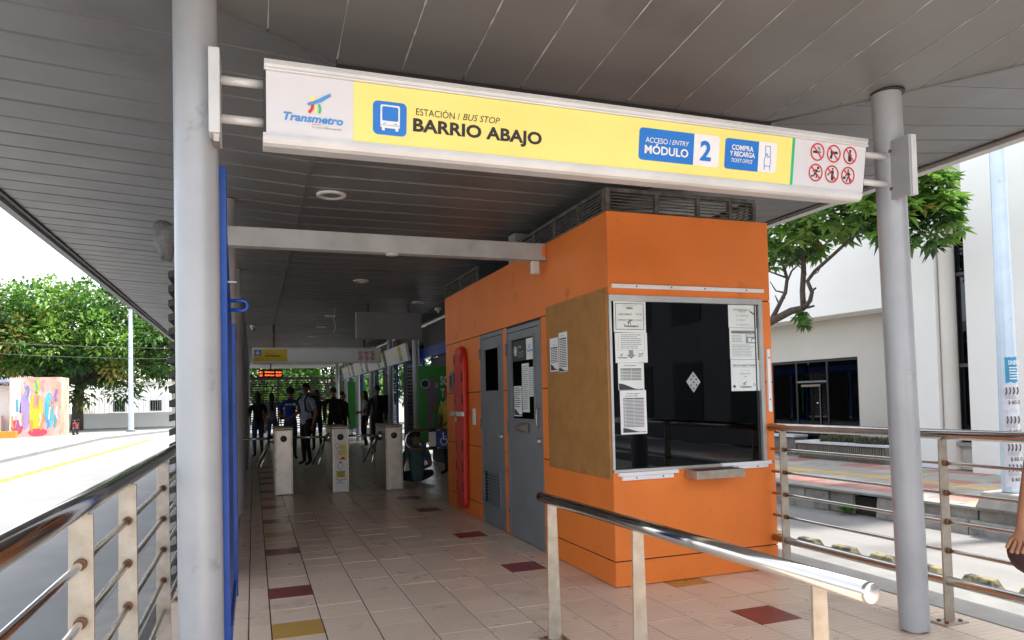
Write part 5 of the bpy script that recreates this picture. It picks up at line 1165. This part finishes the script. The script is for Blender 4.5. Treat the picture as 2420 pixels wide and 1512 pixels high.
# parked cars and motorbike
def car(x, y, z, c, label, rz=0):
    t = thing('parked_car', label, 'car', (0, 0, 0)); m = mat('car_'+label[:8], c, .25, .1)
    q = MB(); prof = [(-2.1, .35), (2.1, .35), (2.15, .75), (1.5, .9), (.8, 1.42), (-.9, 1.45), (-1.6, .95), (-2.12, .85)]; q.prism([(a, -.85, b_) for a, b_ in prof], (0, 1.7, 0)); q.obj('body', m, t, .08)
    for s_ in (-.856, .856):
        q = MB(); q.poly([(1.3, s_, .95), (.75, s_, 1.34), (-.8, s_, 1.36), (-1.35, s_, .97)]); q.obj('side_window', M_DGL2, t, fixn=False)
    for a in (-1.3, 1.3):
        for s_ in (-.8, .8): q = MB(); q.lathe((a, s_, .32), [(0, -.1), (.2, -.1), (.32, -.09), (.32, .09), (.2, .1), (0, .1)], 16, 'y'); q.obj('wheel', M_BLACK, t)
    for s_ in (-.6, .6): q = MB(); q.box(2.08, 2.16, s_-.15, s_+.15, .62, .74); q.obj('headlight', M_WHITE, t)
    t.matrix_basis = Matrix.Translation((x, y, z)) @ Matrix.Rotation(rz, 4, 'Z')
car(-12.8, 82, -.64, (.75, .75, .75), 'white car parked behind the low wall, beside the trunk of the broad tree'); car(-17.5, 83, -.64, (.62, .64, .66), 'pale silver car parked behind the low wall, towards the painted kiosk')
mb = thing('motorbike', 'small dark red motorbike parked beside the mural kiosk', 'motorbike', (-12.6, 61.5, -.66))
for a in (-.6, .6): q = MB(); q.lathe((-12.5, 61.3+a, -.66+.3), [(.2, -.05), (.3, -.05), (.3, .05), (.2, .05), (.2, -.05)], 16, 'x'); q.obj('wheel', M_BLACK, mb)
q = MB(); q.prism([(-12.6, 60.9, -.2), (-12.6, 61.7, -.25), (-12.6, 61.95, .15), (-12.6, 61.4, .12), (-12.6, 61.0, .28), (-12.6, 60.7, .2)], (.2, 0, 0)); q.obj('body', mat('bike_red', (.25, .02, .02), .3), mb, .03)
q = MB(); q.path([(-12.5, 60.7, -.36), (-12.5, 60.95, .3), (-12.5, 61.0, .42)], .03, 6); q.path([(-12.85, 61.0, .45), (-12.5, 61.0, .42), (-12.15, 61.0, .45)], .02, 6); q.obj('fork', M_IRON, mb); q = MB(); q.box(-12.62, -12.38, 61.3, 62.0, .16, .24); q.obj('seat', M_BLACK, mb, .03)
# houses behind the tree
def house(x0, x1, y0, y1, h, label, m, wins):
    t = thing('house', label, 'building', ((x0+x1)/2, y0, ZR)); q = MB(); q.box(x0, x1, y0, y1, ZR, h); q.obj('wall', m, t); q = MB(); q.box(x0-.3, x1+.3, y0-.3, y1, h+.001, h+.25); q.obj('roof', mat('flat_roof', (.5, .48, .45), .8), t)
    for (wx, wz) in wins: q = MB(); q.box(wx, wx+1.3, y0-.04, y0-.001, wz, wz+1.3); q.obj('window', M_DGL2, t)
house(-62, -19.5, 92, 110, 5.5, 'long low white house left of the broad tree', M_BWHITE, [(-40+i*4, 1.2) for i in range(5)])
house(-18, 4, 98, 110, 4.2, 'white house hidden behind the low wall and tree trunk', M_BWHITE, [(-16+i*4, .8) for i in range(4)])
house(17, 30, 34, 60, 6.5, 'pale house glimpsed between the right-hand columns', M_BWHITE, [(18+i*3, 1.2) for i in range(3)])
for i, (za, zb) in enumerate(((7.6, 6.0), (6.9, 5.2))):
    q = MB(); n = 14; q.path([(-34+i+(29)*k/n, 46+18*k/n+i, za+(zb-za)*k/n-.8*math.sin(math.pi*k/n)) for k in range(n+1)], .018, 5); tag(q.obj('overhead_wire', M_IRON), ('upper sagging black cable crossing in front of the broad tree', 'lower sagging black cable crossing in front of the broad tree')[i], 'cable')

# ------------------------------------------------------------------ people
def person(label, loc, rz, J=None, h=1.0, shirt=(.5, .5, .5), pants=(.02, .02, .025), shoes=(.03, .03, .03), skin=None, hair='short', hairc=(.012, .01, .009), sleeve='short', build=1.14, seated=False):
    """one continuous skinned body grown from a skeleton; faces -Y before rotation"""
    j = dict(pel=(0, 0, .93), wai=(0, 0, 1.06), che=(0, .005, 1.24), upp=(0, .01, 1.37), nec=(0, .0, 1.455), hb=(0, -.018, 1.525), hm=(0, -.022, 1.60), ht=(0, -.008, 1.665), nose=(0, -.118, 1.585),
             sA=(-.185, .01, 1.36), mA=(-.225, .01, 1.22), eA=(-.25, .015, 1.09), wA=(-.25, -.05, .86), sB=(.185, .01, 1.36), mB=(.225, .01, 1.22), eB=(.25, .015, 1.09), wB=(.25, -.05, .86),
             hA=(-.085, 0, .88), kA=(-.095, -.01, .49), aA=(-.10, .02, .09), tA=(-.115, -.13, .04), hB=(.085, 0, .88), kB=(.095, -.01, .49), aB=(.10, .02, .09), tB=(.115, -.13, .04))
    if J: j.update(J)
    h *= .94
    R_ = dict(pel=(.145, .11), wai=(.125, .095), che=(.145, .105), upp=(.105, .08), nec=(.05, .05), hb=(.072, .084), hm=(.088, .106), ht=(.062, .075), nose=(.012, .012), sA=(.066,)*2, mA=(.056,)*2, eA=(.043,)*2, wA=(.026,)*2, hA=(.088, .09), kA=(.056,)*2, aA=(.04,)*2, tA=(.034, .03))
    for k in ('s', 'm', 'e', 'w', 'h', 'k', 'a', 't'): R_[k+'B'] = R_[k+'A']
    E_ = [('pel', 'wai', 's'), ('wai', 'che', 's'), ('che', 'upp', 's'), ('upp', 'nec', 'k'), ('nec', 'hb', 'k'), ('hb', 'hm', 'k'), ('hm', 'ht', 'k'), ('hm', 'nose', 'k')]
    for a in 'AB': E_ += [('upp', 's'+a, 's'), ('s'+a, 'm'+a, 's'), ('m'+a, 'e'+a, 's' if sleeve == 'long' else 'k'), ('e'+a, 'w'+a, 's' if sleeve == 'long' else 'k'), ('pel', 'h'+a, 'p'), ('h'+a, 'k'+a, 'p'), ('k'+a, 'a'+a, 'p'), ('a'+a, 't'+a, 'f')]
    for a in 'AB':      # palm and five fingers, lightly curled
        e_, w_ = Vector(j['e'+a]), Vector(j['w'+a]); d = (w_-e_).normalized(); sd_ = d.cross(Vector((1, 0, 0))).normalized() if abs(d.x) < .9 else Vector((0, 0, 1)); nn = d.cross(sd_)
        j['p'+a] = w_+d*.055; R_['p'+a] = (.03, .018); E_.append(('w'+a, 'p'+a, 'k'))
        for f in range(4):
            o_ = sd_*(-.028+.019*f); L = (.05, .06, .063, .048)[f]
            j[f'f{f}{a}'] = w_+d*.085+o_; j[f'g{f}{a}'] = w_+d*(.085+L*.8)+o_+nn*.018*(1 if a == 'A' else -1); R_[f'f{f}{a}'] = (.0095,)*2; R_[f'g{f}{a}'] = (.008,)*2
            E_ += [('p'+a, f'f{f}{a}', 'k'), (f'f{f}{a}', f'g{f}{a}', 'k')]
        j['th'+a] = w_+d*.06-sd_*.05; R_['th'+a] = (.0095,)*2; E_.append(('p'+a, 'th'+a, 'k'))
    names = list(j); idx = {n: i for i, n in enumerate(names)}
    me = bpy.data.meshes.new('body'); me.from_pydata([Vector(j[n])*h for n in names], [(idx[a], idx[b_]) for a, b_, _ in E_], [])
    o = bpy.data.objects.new('body', me); COL.objects.link(o)
    md = o.modifiers.new('s', 'SKIN'); md.use_smooth_shade = True; md.branch_smoothing = .3
    for n in names:
        sv_ = me.skin_vertices[0].data[idx[n]]; b2 = build if n in ('pel', 'wai', 'che', 'hA', 'hB') else 1; sv_.radius = (R_[n][0]*h*b2, R_[n][1]*h*b2); sv_.use_root = (n == 'pel')
    o.modifiers.new('u', 'SUBSURF').levels = 1
    dg = bpy.context.evaluated_depsgraph_get(); m2 = bpy.data.meshes.new_from_object(o.evaluated_get(dg)); bpy.data.objects.remove(o)
    def mm(tag_, c, r_=.8): return mat(f'{tag_}_{c[0]:.3f}_{c[1]:.3f}_{c[2]:.3f}', c, r_, 0, tuple(v*.75 for v in c), 9, .3, 25)
    m2.materials.clear()
    for m in (mm('shirt', shirt), mm('trousers', pants), skin or M_SKIN, mm('shoe', shoes, .5)): m2.materials.append(m)
    code = dict(s=0, p=1, k=2, f=3); seg = [(Vector(j[a])*h, Vector(j[b_])*h, code[c], (R_[a][0]+R_[b_][0])*.5*h) for a, b_, c in E_]
    for p in m2.polygons:
        best = 9
        for a, b_, c, r_ in seg:
            d = b_-a; t = max(0, min(1, (p.center-a).dot(d)/max(d.length_squared, 1e-9))); q_ = (p.center-a-d*t).length-r_
            if q_ < best: best = q_; p.material_index = c
        p.use_smooth = True
    root = thing('person', label, 'person', loc)
    def put(me_, nm):
        ob_ = bpy.data.objects.new(nm, me_); COL.objects.link(ob_); ob_.parent = root; return ob_
    put(m2, 'body')
    # hair: a cap around the skull, open at the face
    hc = (Vector(j['hm'])+Vector(j['ht']))*.5*h; fwd = (Vector(j['nose'])-Vector(j['hm'])).normalized(); q = MB(); nu, nv = 16, 12
    rr_ = (.083*h, .090*h, .096*h)
    upv = (Vector(j['ht'])-Vector(j['hb'])).normalized(); rt_ = fwd.cross(upv).normalized(); fw2 = upv.cross(rt_).normalized()
    if hair != 'none':
        vs = []
        for i in range(nv+1):
            a = math.pi*i/nv*.72
            for k in range(nu):
                b_ = 2*math.pi*k/nu; fx = math.cos(b_)        # fx = 1 faces forward
                aa = min(a, math.pi*(.24 if fx > .45 else .45 if fx > -.1 else .62)+0) if hair == 'short' else min(a, math.pi*(.30 if fx > .45 else .72))
                v = fw2*(rr_[1]*math.sin(aa)*fx*.98)+rt_*(rr_[0]*math.sin(aa)*math.sin(b_))+upv*(rr_[2]*math.cos(aa))+hc+upv*.008-fw2*.020
                if hair == 'long' and fx < .35 and a > math.pi*.42:
                    v += Vector((0, 0, -(a-math.pi*.42)*.42*h)) - fw2*(a-math.pi*.42)*.05
                vs.append(v+Vector([random.uniform(-.004, .004) for _ in range(3)]))
        q.add(vs, [(i*nu+k, i*nu+(k+1) % nu, (i+1)*nu+(k+1) % nu, (i+1)*nu+k) for i in range(nv) for k in range(nu)], True)
        put(q.mesh('hair', mm('hair', hairc, .6)), 'hair')
    for s_ in (-1, 1):
        q = MB(); q.sphere(hc+rt_*s_*.032*h+fw2*.083*h-upv*.035*h, .011*h, 8, 6); put(q.mesh('eye', M_BLACK), 'eye')
        q = MB(); q.sphere(hc+rt_*s_*.083*h-upv*.045*h, (.013*h, .02*h, .028*h), 8, 6); put(q.mesh('ear', skin or M_SKIN), 'ear')
    q = MB(); q.path([hc+fw2*.088*h-upv*.095*h-rt_*.022*h, hc+fw2*.094*h-upv*.095*h, hc+fw2*.088*h-upv*.095*h+rt_*.022*h], .006*h, 6); put(q.mesh('mouth', mat('lips', (.16, .05, .045), .5)), 'mouth')
    root['_'] = 0; del root['_']
    root.matrix_basis = Matrix.Translation(loc) @ Matrix.Rotation(rz, 4, 'Z')
    return root, put, hc, fw2, rt_, upv
random.seed(9)
# man with mask and backpack, turned to the left
w1, put, hc, fw2, rt_, upv = person('man in pale blue shirt and black trousers wearing a face mask and backpack', (1.04, 15.5, 0), rad(-55), dict(eA=(-.25, -.02, 1.10), wA=(-.20, -.24, 1.02), eB=(.25, .05, 1.09), wB=(.23, -.02, .86), kB=(.12, -.08, .49), aB=(.14, -.02, .09), tB=(.15, -.17, .04), hm=(0, -.035, 1.595), nose=(0, -.13, 1.57)), 1.06, (.42, .45, .62), (.008, .008, .01))
q = MB(); q.sphere(hc+fw2*.066-upv*.075, (.055, .055, .045), 12, 8); put(q.mesh('face_mask', mat('mask_blue', (.35, .55, .62), .8)), 'face_mask')
q = MB(); q.box(-.14, .14, .10, .24, 1.05, 1.46); o = put(q.mesh('backpack', M_BLACK), 'backpack'); q = MB()
for s_ in (-.11, .11): q.path([(s_, .12, 1.48), (s_, -.03, 1.50), (s_, -.13, 1.36), (s_, -.10, 1.15), (s_, .10, 1.08)], .02, 6)
put(q.mesh('strap', M_BLACK), 'strap')
# vest worker
w2, put, hc, fw2, rt_, upv = person('worker in a blue vest and cap seen from behind beside the masked man', (.80, 17.2, 0), rad(165), dict(eA=(-.26, -.02, 1.10), wA=(-.18, -.22, 1.05), eB=(.26, -.02, 1.10), wB=(.2, -.2, 1.02)), 1.03, (.012, .045, .34), (.03, .045, .09), hair='short')
q = MB(); q.sphere(hc+upv*.02, (.098, .115, .09), 14, 8); put(q.mesh('cap', mat('cap_navy', (.012, .02, .06), .8)), 'cap'); q = MB(); q.path([hc+fw2*.09+upv*.0-rt_*.05, hc+fw2*.17-upv*.01, hc+fw2*.09+rt_*.05], .012, 6); put(q.mesh('cap_peak', mat('cap_navy', (.012, .02, .06), .8)), 'cap_peak')
PVv = Panel((0, .135, 1.30), (-1, 0, 0), (0, 0, 1))
q = MB(); vs, fs = text_mesh('METRO', .02, 0, 1); q.add([(-(a-1.6)*.05, .1365, 1.26+b_*.06) for a, b_ in vs], fs); put(q.mesh('lettering', M_WHITE), 'lettering'); q = MB(); q.poly([(-.12+.035*math.cos(i*.5), .1365, 1.285+.035*math.sin(i*.5)) for i in range(12)][::-1]); put(q.mesh('emblem', M_PRYEL), 'emblem')
person('woman in black top and blue jeans with long dark hair, back to the turnstiles', (.10, 18.4, 0), rad(205), dict(eA=(-.25, -.05, 1.12), wA=(-.10, -.22, 1.12), eB=(.25, -.05, 1.12), wB=(.1, -.24, 1.15)), .98, (.008, .008, .01), (.02, .06, .17), (.25, .1, .06), hair='long')
w3, put, hc, fw2, rt_, upv = person('woman in grey top with long black hair and a dark shoulder bag', (.50, 21.5, 0), rad(170), {}, .99, (.20, .20, .21), (.05, .08, .14), (.4, .4, .4), hair='long')
q = MB(); q.box(-.34, -.22, -.06, .12, .85, 1.12); put(q.mesh('shoulder_bag', M_BLACK), 'shoulder_bag'); q = MB(); q.path([(-.28, .03, 1.12), (-.2, .04, 1.35), (-.12, .02, 1.42)], .012, 5); put(q.mesh('bag_strap', M_BLACK), 'bag_strap')
person('person in a pink top standing among the group by the end screen', (.12, 23, 0), rad(20), {}, .96, (.42, .16, .2), (.03, .05, .1), hair='short')
person('person in dark blue clothes seen from behind, left of the dark trio', (1.62, 20.0, 0), rad(190), {}, 1.02, (.01, .02, .07), (.01, .012, .02))
person('broad man all in black seen from behind in the middle of the aisle', (1.98, 19.2, 0), rad(178), {}, 1.05, (.006, .006, .007), (.008, .008, .01), sleeve='long', build=1.12)
person('slim person in black beside the broad man in black', (2.42, 21, 0), rad(120), {}, 1.0, (.008, .008, .01), (.01, .01, .012), sleeve='long')
person('woman in white T-shirt and black trousers leaning by a street-side column', (2.98, 20.5, 0), rad(-100), dict(eA=(-.22, .0, 1.10), wA=(-.06, -.17, 1.06), eB=(.22, .0, 1.10), wB=(.06, -.18, 1.08), kA=(-.10, -.08, .50), aA=(-.09, .06, .10), tA=(-.1, -.08, .04)), 1.0, (.72, .70, .70), (.008, .008, .01), (.7, .7, .7), hair='long')
w4, put, hc, fw2, rt_, upv = person('man in dark clothes with a backpack near the plain end turnstile', (2.86, 17.6, 0), rad(200), {}, 1.05, (.012, .014, .03), (.012, .012, .016), sleeve='long')
q = MB(); q.box(-.15, .15, .11, .27, 1.02, 1.46); put(q.mesh('backpack', mat('pack_navy', (.01, .014, .03), .7)), 'backpack')
# woman seated on the floor
d0 = -.83
person('woman in a teal T-shirt sitting on the floor behind the wheelchair gate', (2.40, 11.05, 0), rad(184), dict(pel=(0, 0, .13), wai=(0, -.01, .27), che=(0, -.02, .44), upp=(0, -.03, .56), nec=(0, -.045, .64), hb=(0, -.075, .705), hm=(0, -.09, .775), ht=(0, -.08, .84), nose=(0, -.17, .735),
    sA=(-.165, -.03, .55), mA=(-.21, -.02, .42), eA=(-.245, -.04, .30), wA=(-.18, -.24, .24), sB=(.165, -.03, .55), mB=(.21, -.02, .42), eB=(.245, -.04, .30), wB=(.18, -.24, .24),
    hA=(-.10, -.05, .12), kA=(-.36, -.28, .15), aA=(-.04, -.42, .07), tA=(.08, -.46, .06), hB=(.10, -.05, .12), kB=(.36, -.28, .15), aB=(.06, -.50, .07), tB=(-.06, -.54, .06)), 1.0, (.085, .15, .145), (.012, .018, .04), hair='short', build=1.18)
person('person in a yellow T-shirt before the green poster, half hidden by the booth', (3.2, 12.05, 0), rad(-60), dict(eA=(-.23, -.02, 1.10), wA=(-.05, -.2, 1.0), eB=(.23, -.02, 1.1), wB=(.06, -.2, .98)), .95, (.62, .50, .07), (.02, .03, .05), hair='long')
# passer-by at the street railing, mostly out of view
w5, put, hc, fw2, rt_, upv = person('person by the street railing with bare forearm, holding a dark bag', (2.967, 1.694, 0), rad(180), dict(eB=(.285, -.10, 1.06), wB=(.328, -.13, .82), mB=(.235, -.03, 1.2)), 1.0645, (.35, .33, .3), (.03, .03, .04), build=1.1)
q = MB(); q.sphere((.31, -.13, .69), (.045, .08, .075), 14, 10); q.path([(.31, -.17, .74), (.315, -.13, .78), (.31, -.09, .74)], .012, 6); put(q.mesh('hand_bag', mat('bag_dark', (.035, .012, .014), .5)), 'hand_bag')
